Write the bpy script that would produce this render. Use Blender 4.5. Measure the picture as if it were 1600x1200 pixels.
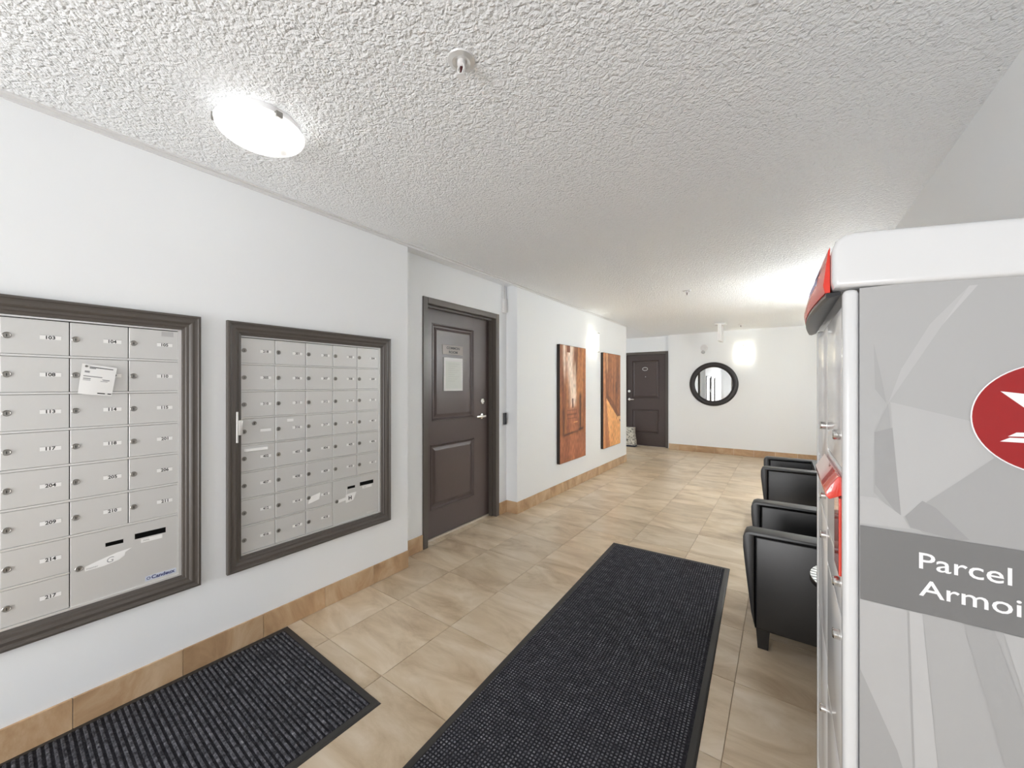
import bpy, bmesh, math, random
from mathutils import Vector, Matrix, noise

random.seed(7)
S = bpy.context.scene
for o in list(bpy.data.objects):
    bpy.data.objects.remove(o)
COL = S.collection
PI = math.pi

# ------------------------------------------------------------------ camera
F_PX, YAW, HC = 602.0, math.radians(35.2213), 1.38
cam_d = bpy.data.cameras.new('camera')
cam = bpy.data.objects.new('camera', cam_d)
COL.objects.link(cam)
cam.location = (0, 0, HC)
cam.rotation_euler = (PI / 2, 0, YAW)
cam_d.sensor_fit = 'HORIZONTAL'
cam_d.sensor_width = 36.0
cam_d.lens = F_PX / 1600.0 * 36.0
cam_d.shift_y = 1.5 / 1600.0
cam_d.clip_start = 0.02
S.camera = cam

# ------------------------------------------------------------------ view, world, big lights
S.view_settings.view_transform = 'Standard'
S.view_settings.look = 'None'
S.view_settings.gamma = 1.0
S.view_settings.use_curve_mapping = False
S.view_settings.exposure = 1.19
S.cycles.max_bounces = 14
S.cycles.diffuse_bounces = 8
S.cycles.glossy_bounces = 5
S.cycles.sample_clamp_indirect = 6.0

W = bpy.data.worlds.new('world')
S.world = W
W.use_nodes = True
bg = W.node_tree.nodes['Background']
bg.inputs[0].default_value = (0.97, 0.98, 1.0, 1)
bg.inputs[1].default_value = 0.9

H = 2.45            # ceiling height
XL, XR = -2.33, 0.62
XREC = -2.47
YB, YF = -2.60, 8.70


def area(name, loc, rot, sx, sy, power, col=(1, 1, 1)):
    d = bpy.data.lights.new(name, 'AREA')
    d.shape = 'RECTANGLE'
    d.size, d.size_y = sx, sy
    d.energy = power
    d.color = col
    o = bpy.data.objects.new(name, d)
    COL.objects.link(o)
    o.location = loc
    o.rotation_euler = rot
    return o


def point(name, loc, power, col=(1, 1, 1), r=0.05):
    d = bpy.data.lights.new(name, 'POINT')
    d.energy = power
    d.color = col
    d.shadow_soft_size = r
    o = bpy.data.objects.new(name, d)
    COL.objects.link(o)
    o.location = loc
    return o


# area lamp added for daylight from the unseen entrance, tilted up to lift the ceiling
area('entrance_daylight', (-1.30, YB - 0.16, 1.1), (PI / 2 + 0.42, 0, -0.12), 1.3, 2.0, 44, (0.985, 0.985, 1.0))
# unseen fill lamp added in the windowless side passage to brighten the far end
area('passage_fill', (-4.95, 7.8, 1.35), (0, -PI / 2, 0), 1.9, 1.5, 9, (0.97, 0.98, 1.0))
P_SCONCE = 1.1

# ------------------------------------------------------------------ materials
MATS = {}


def srgb(r, g, b):
    f = lambda c: (c / 255 / 12.92) if c / 255 <= 0.04045 else ((c / 255 + 0.055) / 1.055) ** 2.4
    return (f(r), f(g), f(b))


def mat(name, col, rough=0.5, metal=0.0, emit=None, es=1.0, spec=0.5, coat=0.0):
    m = bpy.data.materials.new(name)
    m.use_nodes = True
    p = m.node_tree.nodes['Principled BSDF']
    p.inputs['Base Color'].default_value = (*col, 1)
    p.inputs['Roughness'].default_value = rough
    p.inputs['Metallic'].default_value = metal
    p.inputs['Specular IOR Level'].default_value = spec
    p.inputs['Coat Weight'].default_value = coat
    if emit:
        p.inputs['Emission Color'].default_value = (*emit, 1)
        p.inputs['Emission Strength'].default_value = es
    MATS[name] = m
    return m


def nd(m, t, **k):
    n = m.node_tree.nodes.new(t)
    for a, v in k.items():
        setattr(n, a, v)
    return n


def lk(m, a, b):
    m.node_tree.links.new(a, b)


def ramp(m, fac, stops):
    r = nd(m, 'ShaderNodeValToRGB')
    e = r.color_ramp.elements
    while len(e) < len(stops):
        e.new(0.5)
    for i, (p, c) in enumerate(stops):
        e[i].position = p
        e[i].color = (*c, 1)
    lk(m, fac, r.inputs[0])
    return r.outputs[0]


def tex_noise(m, vec, scale, detail=3, rough=0.5, dist=0.0):
    n = nd(m, 'ShaderNodeTexNoise')
    n.inputs['Scale'].default_value = scale
    n.inputs['Detail'].default_value = detail
    n.inputs['Roughness'].default_value = rough
    n.inputs['Distortion'].default_value = dist
    if vec is not None:
        lk(m, vec, n.inputs['Vector'])
    return n.outputs['Fac']


def geo_pos(m):
    return nd(m, 'ShaderNodeNewGeometry').outputs['Position']


def bump(m, height, strength, dist):
    b = nd(m, 'ShaderNodeBump')
    b.inputs['Strength'].default_value = strength
    b.inputs['Distance'].default_value = dist
    lk(m, height, b.inputs['Height'])
    lk(m, b.outputs[0], m.node_tree.nodes['Principled BSDF'].inputs['Normal'])


def P(m):
    return m.node_tree.nodes['Principled BSDF']


def wall_paint(name, col):
    m = mat(name, col, 0.55, spec=0.3)
    bump(m, tex_noise(m, geo_pos(m), 160, 2), 0.08, 0.002)
    return m


m_wall = wall_paint('white_wall_paint', (0.85, 0.872, 0.89))
m_smooth = wall_paint('white_ceiling_paint', (0.84, 0.86, 0.88))
m_trimw = mat('white_trim', (0.70, 0.70, 0.70), 0.4)

m_ceil = mat('stippled_ceiling', (0.905, 0.925, 0.94), 0.6, spec=0.35)
pos = geo_pos(m_ceil)
v1 = nd(m_ceil, 'ShaderNodeTexVoronoi', feature='SMOOTH_F1')
v1.inputs['Scale'].default_value = 62
v1.inputs['Smoothness'].default_value = 0.5
wob = nd(m_ceil, 'ShaderNodeTexNoise')
wob.inputs['Scale'].default_value = 35
lk(m_ceil, pos, wob.inputs['Vector'])
mx = nd(m_ceil, 'ShaderNodeVectorMath', operation='MULTIPLY_ADD')
mx.inputs[1].default_value = (0.05, 0.05, 0.05)
lk(m_ceil, wob.outputs['Color'], mx.inputs[0])
lk(m_ceil, pos, mx.inputs[2])
lk(m_ceil, mx.outputs[0], v1.inputs['Vector'])
n2 = tex_noise(m_ceil, pos, 70, 3, 0.6)
ad = nd(m_ceil, 'ShaderNodeMath', operation='MULTIPLY_ADD')
lk(m_ceil, v1.outputs['Distance'], ad.inputs[0])
ad.inputs[1].default_value = -0.9
lk(m_ceil, n2, ad.inputs[2])
bump(m_ceil, ad.outputs[0], 1.0, 0.009)


def tile_mat(name, c0, c1, c2, rough, coat=0.0):
    m = mat(name, c1, rough, spec=0.5, coat=coat)
    oi = nd(m, 'ShaderNodeObjectInfo')
    pos = geo_pos(m)
    off = nd(m, 'ShaderNodeVectorMath', operation='SCALE')
    off.inputs[0].default_value = (37.0, 61.0, 23.0)
    lk(m, oi.outputs['Random'], off.inputs['Scale'])
    add = nd(m, 'ShaderNodeVectorMath', operation='ADD')
    lk(m, pos, add.inputs[0])
    lk(m, off.outputs[0], add.inputs[1])
    mp = nd(m, 'ShaderNodeMapping')
    mp.inputs['Rotation'].default_value = (0, 0, 0.75)
    mp.inputs['Scale'].default_value = (1.0, 2.6, 1.6)
    lk(m, add.outputs[0], mp.inputs['Vector'])
    n = tex_noise(m, mp.outputs[0], 2.2, 6, 0.62, 0.7)
    c = ramp(m, n, [(0.30, c0), (0.50, c1), (0.68, c2)])
    hsv = nd(m, 'ShaderNodeHueSaturation')
    mr = nd(m, 'ShaderNodeMapRange')
    mr.inputs['To Min'].default_value = 0.90
    mr.inputs['To Max'].default_value = 1.06
    lk(m, oi.outputs['Random'], mr.inputs['Value'])
    lk(m, mr.outputs[0], hsv.inputs['Value'])
    lk(m, c, hsv.inputs['Color'])
    lk(m, hsv.outputs[0], P(m).inputs['Base Color'])
    bump(m, tex_noise(m, pos, 30, 4), 0.06, 0.004)
    return m


m_tile = tile_mat('floor_tile_glaze', srgb(176, 153, 125), srgb(206, 187, 160), srgb(222, 207, 186), 0.30)
m_btile = tile_mat('base_tile_glaze', srgb(156, 124, 92), srgb(188, 156, 121), srgb(208, 182, 150), 0.35)
m_grout = mat('grout', srgb(172, 154, 131), 0.9)
m_dframe = mat('dark_taupe_frame', srgb(88, 82, 76), 0.38)
m_door = mat('dark_brown_door', srgb(86, 75, 73), 0.34)
m_door2 = mat('dark_brown_door_paint', srgb(74, 63, 61), 0.36)
m_mold = mat('dark_taupe_molding', srgb(84, 78, 73), 0.36)
m_alu = mat('brushed_aluminium', (0.70, 0.70, 0.69), 0.42, 0.35)
bump(m_alu, tex_noise(m_alu, geo_pos(m_alu), 220, 1), 0.02, 0.001)
m_alub = mat('bright_aluminium', (0.80, 0.80, 0.79), 0.3, 0.5)
m_dark = mat('dark_gap', (0.03, 0.03, 0.03), 0.7)
m_black = mat('black_void', (0.004, 0.004, 0.004), 0.9, spec=0.1)
m_chrome = mat('polished_nickel', (0.75, 0.74, 0.72), 0.18, 1.0)
m_steel = mat('lock_steel', (0.33, 0.32, 0.30), 0.35, 0.9)
m_card = mat('white_card', (0.92, 0.92, 0.91), 0.6)
m_ink = mat('black_ink', (0.02, 0.02, 0.02), 0.6)
m_greyink = mat('grey_ink', (0.35, 0.35, 0.36), 0.6)
m_blueink = mat('navy_ink', srgb(40, 50, 110), 0.5)
m_paleblue = mat('pale_blue_label', srgb(205, 212, 228), 0.5)
m_leather = mat('black_leather', (0.005, 0.005, 0.0055), 0.40, spec=0.75)
bump(m_leather, tex_noise(m_leather, geo_pos(m_leather), 260, 3), 0.10, 0.002)
m_leg = mat('black_wood', (0.012, 0.011, 0.011), 0.35)
m_rubber = mat('black_rubber', srgb(48, 46, 44), 0.55)
m_lock_white = mat('locker_white_enamel', srgb(212, 213, 214), 0.22, coat=0.3)
m_lock_door = mat('locker_door_white', srgb(228, 229, 230), 0.25, coat=0.3)
m_lockside = mat('locker_grey_print', srgb(168, 168, 168), 0.32)
m_face_l = mat('locker_print_lighter', srgb(176, 176, 176), 0.32)
m_face_ll = mat('locker_print_lightest', srgb(182, 182, 182), 0.32)
m_face_d = mat('locker_print_darker', srgb(160, 160, 160), 0.32)
m_face_dd = mat('locker_print_darkest', srgb(151, 151, 151), 0.32)
m_band = mat('locker_grey_band', srgb(116, 116, 116), 0.35)
m_red = mat('postal_red', srgb(150, 8, 12), 0.3)
m_hood = mat('glossy_red_plastic', srgb(222, 70, 58), 0.22, coat=1.0)
m_redfascia = mat('red_lid_sticker', srgb(214, 58, 44), 0.25)
m_lav = mat('lavender_print', srgb(150, 146, 190), 0.4)
m_print = mat('white_print', (0.86, 0.86, 0.87), 0.4)
m_mirror = mat('mirror_glass', (0.92, 0.93, 0.93), 0.01, 1.0)
m_mframe = mat('espresso_wood', srgb(30, 24, 24), 0.4)
m_plastic = mat('white_plastic', (0.78, 0.78, 0.78), 0.4)
m_gplast = mat('grey_plastic', (0.50, 0.50, 0.50), 0.45)
m_blackpl = mat('black_plastic', (0.015, 0.015, 0.017), 0.3)
m_sprink = mat('sprinkler_bulb', srgb(70, 20, 25), 0.2)
m_edge = mat('dark_canvas_edge', srgb(38, 27, 22), 0.6)
m_glow = mat('warm_lit_glass', (0.9, 0.85, 0.7), 0.4, emit=(1.0, 0.86, 0.58), es=0.62)
_tr = nd(m_glow, 'ShaderNodeBsdfTransparent')
_mx = nd(m_glow, 'ShaderNodeMixShader')
_mx.inputs[0].default_value = 0.28
lk(m_glow, P(m_glow).outputs[0], _mx.inputs[1])
lk(m_glow, _tr.outputs[0], _mx.inputs[2])
lk(m_glow, _mx.outputs[0], m_glow.node_tree.nodes['Material Output'].inputs[0])
m_dome = mat('frosted_dome_glass', (0.9, 0.9, 0.9), 0.25, emit=(1.0, 0.995, 0.98), es=0.06)
_tr = nd(m_dome, 'ShaderNodeBsdfTransparent')
_mx = nd(m_dome, 'ShaderNodeMixShader')
_mx.inputs[0].default_value = 0.15
lk(m_dome, P(m_dome).outputs[0], _mx.inputs[1])
lk(m_dome, _tr.outputs[0], _mx.inputs[2])
lk(m_dome, _mx.outputs[0], m_dome.node_tree.nodes['Material Output'].inputs[0])
m_thresh = mat('threshold_strip', srgb(205, 195, 180), 0.3, 0.3)
m_bag = mat('patterned_bag', srgb(205, 200, 190), 0.7)
_p = geo_pos(m_bag)
_c = ramp(m_bag, tex_noise(m_bag, _p, 26, 3, 0.6, 0.5), [(0.36, srgb(96, 96, 92)), (0.5, srgb(200, 197, 188)), (0.66, srgb(226, 222, 212))])
lk(m_bag, _c, P(m_bag).inputs['Base Color'])

m_carpet = mat('charcoal_carpet', srgb(58, 58, 63), 0.95, spec=0.15)
_p = geo_pos(m_carpet)
_c = ramp(m_carpet, tex_noise(m_carpet, _p, 90, 4, 0.75), [(0.3, srgb(30, 30, 34)), (0.55, srgb(48, 48, 53)), (0.78, srgb(78, 78, 84))])
lk(m_carpet, _c, P(m_carpet).inputs['Base Color'])
bump(m_carpet, tex_noise(m_carpet, _p, 300, 2), 0.5, 0.004)
m_carpet2 = mat('charcoal_rib_tops', srgb(104, 104, 110), 0.95, spec=0.15)
_p = geo_pos(m_carpet2)
_c = ramp(m_carpet2, tex_noise(m_carpet2, _p, 60, 4, 0.7), [(0.38, srgb(44, 44, 48)), (0.6, srgb(96, 96, 102)), (0.75, srgb(150, 150, 155))])
lk(m_carpet2, _c, P(m_carpet2).inputs['Base Color'])

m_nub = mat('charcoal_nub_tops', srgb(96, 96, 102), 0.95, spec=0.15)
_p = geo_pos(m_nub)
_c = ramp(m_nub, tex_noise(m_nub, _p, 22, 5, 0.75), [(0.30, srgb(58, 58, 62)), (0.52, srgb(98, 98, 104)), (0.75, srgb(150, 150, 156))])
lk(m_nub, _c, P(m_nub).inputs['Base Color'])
m_mosaic = mat('silver_mosaic', (0.42, 0.42, 0.40), 0.35, 0.6)

m_glass = bpy.data.materials.new('window_glass')
m_glass.use_nodes = True
nt = m_glass.node_tree
nt.nodes.clear()
_o = nt.nodes.new('ShaderNodeOutputMaterial')
_t = nt.nodes.new('ShaderNodeBsdfTransparent')
_g = nt.nodes.new('ShaderNodeBsdfGlossy')
_g.inputs['Roughness'].default_value = 0.02
_f = nt.nodes.new('ShaderNodeFresnel')
_x = nt.nodes.new('ShaderNodeMixShader')
nt.links.new(_f.outputs[0], _x.inputs[0])
nt.links.new(_t.outputs[0], _x.inputs[1])
nt.links.new(_g.outputs[0], _x.inputs[2])
nt.links.new(_x.outputs[0], _o.inputs[0])

m_paint = bpy.data.materials.new('painted_canvas')
m_paint.use_nodes = True
_a = m_paint.node_tree.nodes.new('ShaderNodeVertexColor')
_a.layer_name = 'Col'
m_paint.node_tree.links.new(_a.outputs[0], P(m_paint).inputs['Base Color'])
P(m_paint).inputs['Roughness'].default_value = 0.45


# ------------------------------------------------------------------ object helpers
def wloc(parent):
    v = Vector((0, 0, 0))
    while parent is not None:
        v += parent.location
        parent = parent.parent
    return v


def tag(o, label=None, cat=None, group=None, kind=None):
    if label: o['label'] = label
    if cat: o['category'] = cat
    if group: o['group'] = group
    if kind: o['kind'] = kind
    return o


def empty(name, loc, label, cat, group=None, kind=None):
    o = bpy.data.objects.new(name, None)
    o.empty_display_size = 0.05
    COL.objects.link(o)
    o.location = loc
    return tag(o, label, cat, group, kind)


def obj(name, bm, mats, parent=None, smooth=False, keep_origin=False):
    if not isinstance(mats, (list, tuple)):
        mats = [mats]
    me = bpy.data.meshes.new(name)
    if bm.verts:
        lo = Vector((min(v.co[i] for v in bm.verts) for i in range(3)))
        hi = Vector((max(v.co[i] for v in bm.verts) for i in range(3)))
        c = (lo + hi) / 2
        if keep_origin:
            c = Vector((0, 0, 0))
        bmesh.ops.translate(bm, verts=bm.verts, vec=-c)
    else:
        c = Vector((0, 0, 0))
    bm.to_mesh(me)
    bm.free()
    for m in mats:
        me.materials.append(m)
    if smooth:
        for p in me.polygons:
            p.use_smooth = True
        try:
            me.set_sharp_from_angle(angle=math.radians(40))
        except Exception:
            pass
    o = bpy.data.objects.new(name, me)
    COL.objects.link(o)
    o.location = c - wloc(parent)
    if parent is not None:
        o.parent = parent
    return o


def B():
    return bmesh.new()


def box(bm, x0, x1, y0, y1, z0, z1, mi=0, bev=0.0, seg=2):
    vs = [bm.verts.new(p) for p in ((x0, y0, z0), (x1, y0, z0), (x1, y1, z0), (x0, y1, z0),
                                    (x0, y0, z1), (x1, y0, z1), (x1, y1, z1), (x0, y1, z1))]
    fs = [bm.faces.new([vs[i] for i in f]) for f in ((3, 2, 1, 0), (4, 5, 6, 7), (0, 1, 5, 4), (1, 2, 6, 5), (2, 3, 7, 6), (3, 0, 4, 7))]
    for f in fs:
        f.material_index = mi
    if bev > 0:
        es = list({e for f in fs for e in f.edges})
        r = bmesh.ops.bevel(bm, geom=es, offset=bev, segments=seg, affect='EDGES', profile=0.5, clamp_overlap=True)
        for f in r['faces']:
            f.material_index = mi
    return vs


def prism(bm, pts, axis, a0, a1, mi=0, bev=0.0, seg=2):
    """polygon pts (2D) extruded along axis: 'x': pts=(y,z), 'y': pts=(x,z), 'z': pts=(x,y)"""
    def mk(p, a):
        return {'x': (a, p[0], p[1]), 'y': (p[0], a, p[1]), 'z': (p[0], p[1], a)}[axis]
    v0 = [bm.verts.new(mk(p, a0)) for p in pts]
    v1 = [bm.verts.new(mk(p, a1)) for p in pts]
    n = len(pts)
    fs = [bm.faces.new(v0), bm.faces.new(v1[::-1])]
    for i in range(n):
        fs.append(bm.faces.new((v0[i], v1[i], v1[(i + 1) % n], v0[(i + 1) % n])))
    for f in fs:
        f.material_index = mi
    bmesh.ops.recalc_face_normals(bm, faces=fs)
    if bev > 0:
        es = list({e for f in fs[:2] for e in f.edges})
        r = bmesh.ops.bevel(bm, geom=es, offset=bev, segments=seg, affect='EDGES', profile=0.5, clamp_overlap=True)
        for f in r['faces']:
            f.material_index = mi
    return fs


def lathe(bm, prof, origin, axis='z', n=32, mi=0, a0=0.0, a1=2 * PI, sx=1.0):
    """prof: list of (r, h); axis of revolution through origin"""
    full = abs(a1 - a0 - 2 * PI) < 1e-6
    k = n if full else n + 1
    rings = []
    for r, h in prof:
        ring = []
        for i in range(k):
            a = a0 + (a1 - a0) * i / n
            c, s = r * math.cos(a), r * math.sin(a)
            p = {'z': (c, s, h), 'x': (h, c, s), 'y': (c, h, s)}[axis]
            ring.append(bm.verts.new(Vector(origin) + Vector(p)))
        rings.append(ring)
    fs = []
    for a, b in zip(rings, rings[1:]):
        for i in range(n if full else n):
            j = (i + 1) % k
            if not full and i + 1 >= k:
                continue
            fs.append(bm.faces.new((a[i], a[j], b[j], b[i])))
    if full:
        for ring, (r, h) in ((rings[0], prof[0]), (rings[-1], prof[-1])):
            if r > 1e-5:
                fs.append(bm.faces.new(ring))
    for f in fs:
        f.material_index = mi
    bmesh.ops.remove_doubles(bm, verts=[v for r in rings for v in r], dist=1e-6)
    bmesh.ops.recalc_face_normals(bm, faces=[f for f in bm.faces])
    return fs


def cyl(bm, origin, axis, r, h0, h1, n=20, mi=0):
    return lathe(bm, [(r, h0), (r, h1)], origin, axis, n, mi)


def poly(bm, pts3, mi=0):
    f = bm.faces.new([bm.verts.new(p) for p in pts3])
    f.material_index = mi
    return f


_tc = {}


def text2d(s, size=1.0, bold=0.0):
    """list of (verts2d, faces) of a string, cap height about 0.7*size, left aligned at 0"""
    key = (s, round(bold, 3))
    if key not in _tc:
        cu = bpy.data.curves.new('lettering', 'FONT')
        cu.body = s
        cu.size = 1.0
        cu.resolution_u = 3
        cu.offset = bold
        ob = bpy.data.objects.new('lettering', cu)
        me = bpy.data.meshes.new_from_object(ob)
        _tc[key] = ([tuple(v.co[:2]) for v in me.vertices], [tuple(p.vertices) for p in me.polygons])
        bpy.data.meshes.remove(me)
        bpy.data.objects.remove(ob)
        bpy.data.curves.remove(cu)
    v, f = _tc[key]
    return [(x * size, y * size) for x, y in v], f


def add_text(bm, s, size, mapf, mi=0, stretch=1.0, center=False, width=None, bold=0.0):
    v, f = text2d(s, size, bold / size)
    if not v:
        return
    x0 = min(p[0] for p in v)
    x1 = max(p[0] for p in v)
    if width:
        stretch = width / (x1 - x0)
    off = -(x0 + x1) / 2 if center else -x0
    vs = [bm.verts.new(mapf((p[0] + off) * stretch, p[1])) for p in v]
    for q in f:
        try:
            nf = bm.faces.new([vs[i] for i in q])
            nf.material_index = mi
        except ValueError:
            pass


def plate(bm, u0, u1, v0, v1, holes, mapf, rings=None, mi=0, cap=True):
    """rectangular plate in (u,v,w) with rectangular holes; each hole filled by nested rings [(inset, w), ...]"""
    us = sorted({u0, u1, *[h[0] for h in holes], *[h[1] for h in holes]})
    vs = sorted({v0, v1, *[h[2] for h in holes], *[h[3] for h in holes]})
    cache = {}

    def V(u, v, w):
        k = (round(u, 5), round(v, 5), round(w, 5))
        if k not in cache:
            cache[k] = bm.verts.new(mapf(u, v, w))
        return cache[k]
    for i in range(len(us) - 1):
        for j in range(len(vs) - 1):
            cu, cv = (us[i] + us[i + 1]) / 2, (vs[j] + vs[j + 1]) / 2
            if any(h[0] < cu < h[1] and h[2] < cv < h[3] for h in holes):
                continue
            f = bm.faces.new((V(us[i], vs[j], 0), V(us[i + 1], vs[j], 0), V(us[i + 1], vs[j + 1], 0), V(us[i], vs[j + 1], 0)))
            f.material_index = mi
    if rings:
        for h in holes:
            prev = (0.0, 0.0)
            for ins, w in rings:
                def rect(a):
                    i_, w_ = a
                    return [V(h[0] + i_, h[2] + i_, w_), V(h[1] - i_, h[2] + i_, w_), V(h[1] - i_, h[3] - i_, w_), V(h[0] + i_, h[3] - i_, w_)]
                a, b = rect(prev), rect((ins, w))
                for k in range(4):
                    f = bm.faces.new((a[k], a[(k + 1) % 4], b[(k + 1) % 4], b[k]))
                    f.material_index = mi
                prev = (ins, w)
            if cap:
                f = bm.faces.new(rect(prev))
                f.material_index = mi
    return V


def holed_slab(bm, u0, u1, v0, v1, holes, mapf, t, mi=0):
    """slab: front face at w=0, back at w=-t, with through holes"""
    plate(bm, u0, u1, v0, v1, holes, mapf, [(0.0, -t)] if holes else None, mi, cap=False)
    a = [(u0, v0), (u1, v0), (u1, v1), (u0, v1)]
    for k in range(4):
        p, q = a[k], a[(k + 1) % 4]
        poly(bm, [mapf(*p, 0), mapf(*p, -t), mapf(*q, -t), mapf(*q, 0)], mi)
    plate(bm, u0, u1, v0, v1, holes, lambda u, v, w: mapf(u, v, w - t), None, mi)
    bmesh.ops.recalc_face_normals(bm, faces=bm.faces[:])


def miter_frame(bm, y0, y1, z0, z1, prof, x0, mi=0):
    """picture-frame moulding round a rectangle in the plane X=x0; prof=(inset, height)"""
    rings = []
    for t, h in prof:
        rings.append([bm.verts.new((x0 + h, y, z)) for y, z in ((y0 + t, z0 + t), (y1 - t, z0 + t), (y1 - t, z1 - t), (y0 + t, z1 - t))])
    for a, b in zip(rings, rings[1:]):
        for k in range(4):
            f = bm.faces.new((a[k], a[(k + 1) % 4], b[(k + 1) % 4], b[k]))
            f.material_index = mi
    bmesh.ops.recalc_face_normals(bm, faces=bm.faces[:])


def copy_tree(o, parent=None):
    c = o.copy()
    COL.objects.link(c)
    if parent is not None:
        c.parent = parent
    for ch in list(o.children):
        copy_tree(ch, c)
    return c


# ================================================================== structure: floor
bm = B()
box(bm, -5.2, XR + 0.15, YB - 0.2, 9.1, -0.12, -0.0035)
floor = obj('floor', bm, m_grout, None)
tag(floor, 'beige square tiled floor running the length of the lobby', 'floor', kind='structure')
PX, PY, X0, Y0, G = 0.4575, 0.4605, -0.187, 2.057, 0.0016
regions = [(XL, XR, YB, YF), (-2.60, XL, 1.93, 3.395), (-4.9, XL, 6.88, YF), (-3.05, -2.02, YF, 8.93)]
mesh_cache = {}
for i in range(-11, 3):
    for j in range(-11, 16):
        cx0, cx1 = X0 + i * PX + G, X0 + (i + 1) * PX - G
        cy0, cy1 = Y0 + j * PY + G, Y0 + (j + 1) * PY - G
        rects = []
        for (a, b, c, d) in regions:
            r = (max(cx0, a), min(cx1, b), max(cy0, c), min(cy1, d))
            if r[1] - r[0] > 0.004 and r[3] - r[2] > 0.004:
                rects.append(r)
        if not rects:
            continue
        mx_, my_ = (cx0 + cx1) / 2, (cy0 + cy1) / 2
        key = tuple(tuple(round(v, 4) for v in (r[0] - mx_, r[1] - mx_, r[2] - my_, r[3] - my_)) for r in rects)
        if key not in mesh_cache:
            bm = B()
            for r in key:
                box(bm, *r, -0.006, 0.0)
            me = bpy.data.meshes.new('tile')
            bm.to_mesh(me)
            bm.free()
            me.materials.append(m_tile)
            mesh_cache[key] = me
        t = bpy.data.objects.new('tile', mesh_cache[key])
        COL.objects.link(t)
        t.location = Vector((mx_, my_, 0)) - floor.location
        t.parent = floor

# ceiling
bm = B()
box(bm, XL, XR + 0.1, YB - 0.1, YF + 0.1, H, H + 0.15)
tag(obj('ceiling', bm, m_ceil), 'white stippled ceiling over the lobby', 'ceiling', kind='structure')
bm = B()
box(bm, -2.75, XL - 0.0005, 1.93, 3.395, H, H + 0.15)
box(bm, -5.1, XL - 0.0005, 6.88, YF + 0.1, H, H + 0.15)
box(bm, -3.2, -2.0, YF + 0.1005, 9.05, H, H + 0.15)
tag(obj('ceiling', bm, m_smooth), 'smooth white ceiling of the door recesses and side passage', 'ceiling', kind='structure')

# walls
F_OUT = [(-0.339, 0.657), (0.765, 1.761)]
FZ0, FZ1 = 0.410, 1.710
holes = [(a + 0.062, b - 0.062, FZ0 + 0.062, FZ1 - 0.062) for a, b in F_OUT]
mapL = lambda u, v, w: (XL + w, u, v)
bm = B()
holed_slab(bm, YB - 0.1, 1.93, -0.003, H, holes, mapL, 0.30)
box(bm, XL - 0.30, XL, 3.395, 6.88, 0, H)
holed_slab(bm, 1.9301, 3.3949, -0.0032, H, [(2.21, 3.24, -0.0040, 2.115)], lambda u, v, w: (XREC + w, u, v), 0.16)
box(bm, -5.1, XL - 0.30, 6.70, 6.88, 0, H)
tag(obj('wall_left', bm, m_wall), 'white left wall with recessed mailbox panels and a door recess', 'wall', kind='structure')
bm = B()
box(bm, -2.02, XR + 0.1, YF, YF + 0.35, 0, H)
holed_slab(bm, -5.1, -2.0201, -0.0032, H, [(-3.04, -2.075, -0.0040, 2.115)], lambda u, v, w: (u, 8.84 - w, v), 0.16)
tag(obj('wall_back', bm, m_wall), 'white far wall carrying the round mirror', 'wall', kind='structure')
bm = B()
box(bm, XR, XR + 0.15, YB - 0.1, YF, 0, H)
tag(obj('wall_right', bm, m_wall), 'white right wall behind the parcel locker and armchairs', 'wall', kind='structure')
bm = B()
box(bm, -5.25, -5.1, 6.70, 9.0, 0, H)
tag(obj('wall_side', bm, m_wall), 'white end wall of the side passage', 'wall', kind='structure')
bm = B()
holed_slab(bm, XL, XR, -0.0032, H, [(-1.95, 0.25, -0.0040, 2.30)], lambda u, v, w: (u, YB + w, v), 0.12)
tag(obj('wall_front', bm, m_wall), 'white wall with the glazed entrance behind the viewpoint', 'wall', kind='structure')

# entrance glazing behind the camera
d3 = empty('door_3', (-0.85, YB - 0.06, 0), 'dark framed glazed double entrance door behind the viewpoint', 'door', kind='structure')
bm = B()
for a, b in ((-1.95, -1.87), (-0.89, -0.81), (0.17, 0.25)):
    box(bm, a, b, YB - 0.10, YB - 0.02, 0.005, 2.29, bev=0.004)
for a, b in ((0.005, 0.12), (2.19, 2.29)):
    for u, v in ((-1.87, -0.89), (-0.81, 0.17)):
        box(bm, u, v, YB - 0.10, YB - 0.02, a, b, bev=0.004)
obj('door_frame', bm, m_dframe, d3)
for u, v in ((-1.87, -0.89), (-0.81, 0.17)):
    bm = B()
    box(bm, u, v, YB - 0.063, YB - 0.057, 0.12, 2.19)
    obj('glass_pane', bm, m_glass, d3)

# ceiling edge beads
bm = B()
prism(bm, [(0, 0), (0.022, 0), (0.022, -0.006), (0.008, -0.008), (0.008, -0.024), (0, -0.024)], 'y', YB, 6.88)
bmesh.ops.translate(bm, verts=bm.verts, vec=(XL, 0, H))
tag(obj('trim_1', bm, m_trimw), 'thin white bead along the top of the left wall', 'trim', kind='structure')


# baseboards of cut floor tile
def base_run(root, axis, fixed, a, b, step, first=None, h=0.128, t=0.010, sgn=1):
    cuts = [a]
    x = first if first is not None else a + step
    while x < b - 0.02:
        if x > a + 0.02:
            cuts.append(x)
        x += step
    cuts.append(b)
    for p, q in zip(cuts, cuts[1:]):
        bm = B()
        g = 0.0009
        lo, hi = sorted((fixed, fixed + sgn * t))
        if axis == 'y':
            box(bm, lo, hi, p + g, q - g, 0.001, h, bev=0.0015, seg=1)
        else:
            box(bm, p + g, q - g, lo, hi, 0.001, h, bev=0.0015, seg=1)
        obj('tile', bm, m_btile, root)


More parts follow.
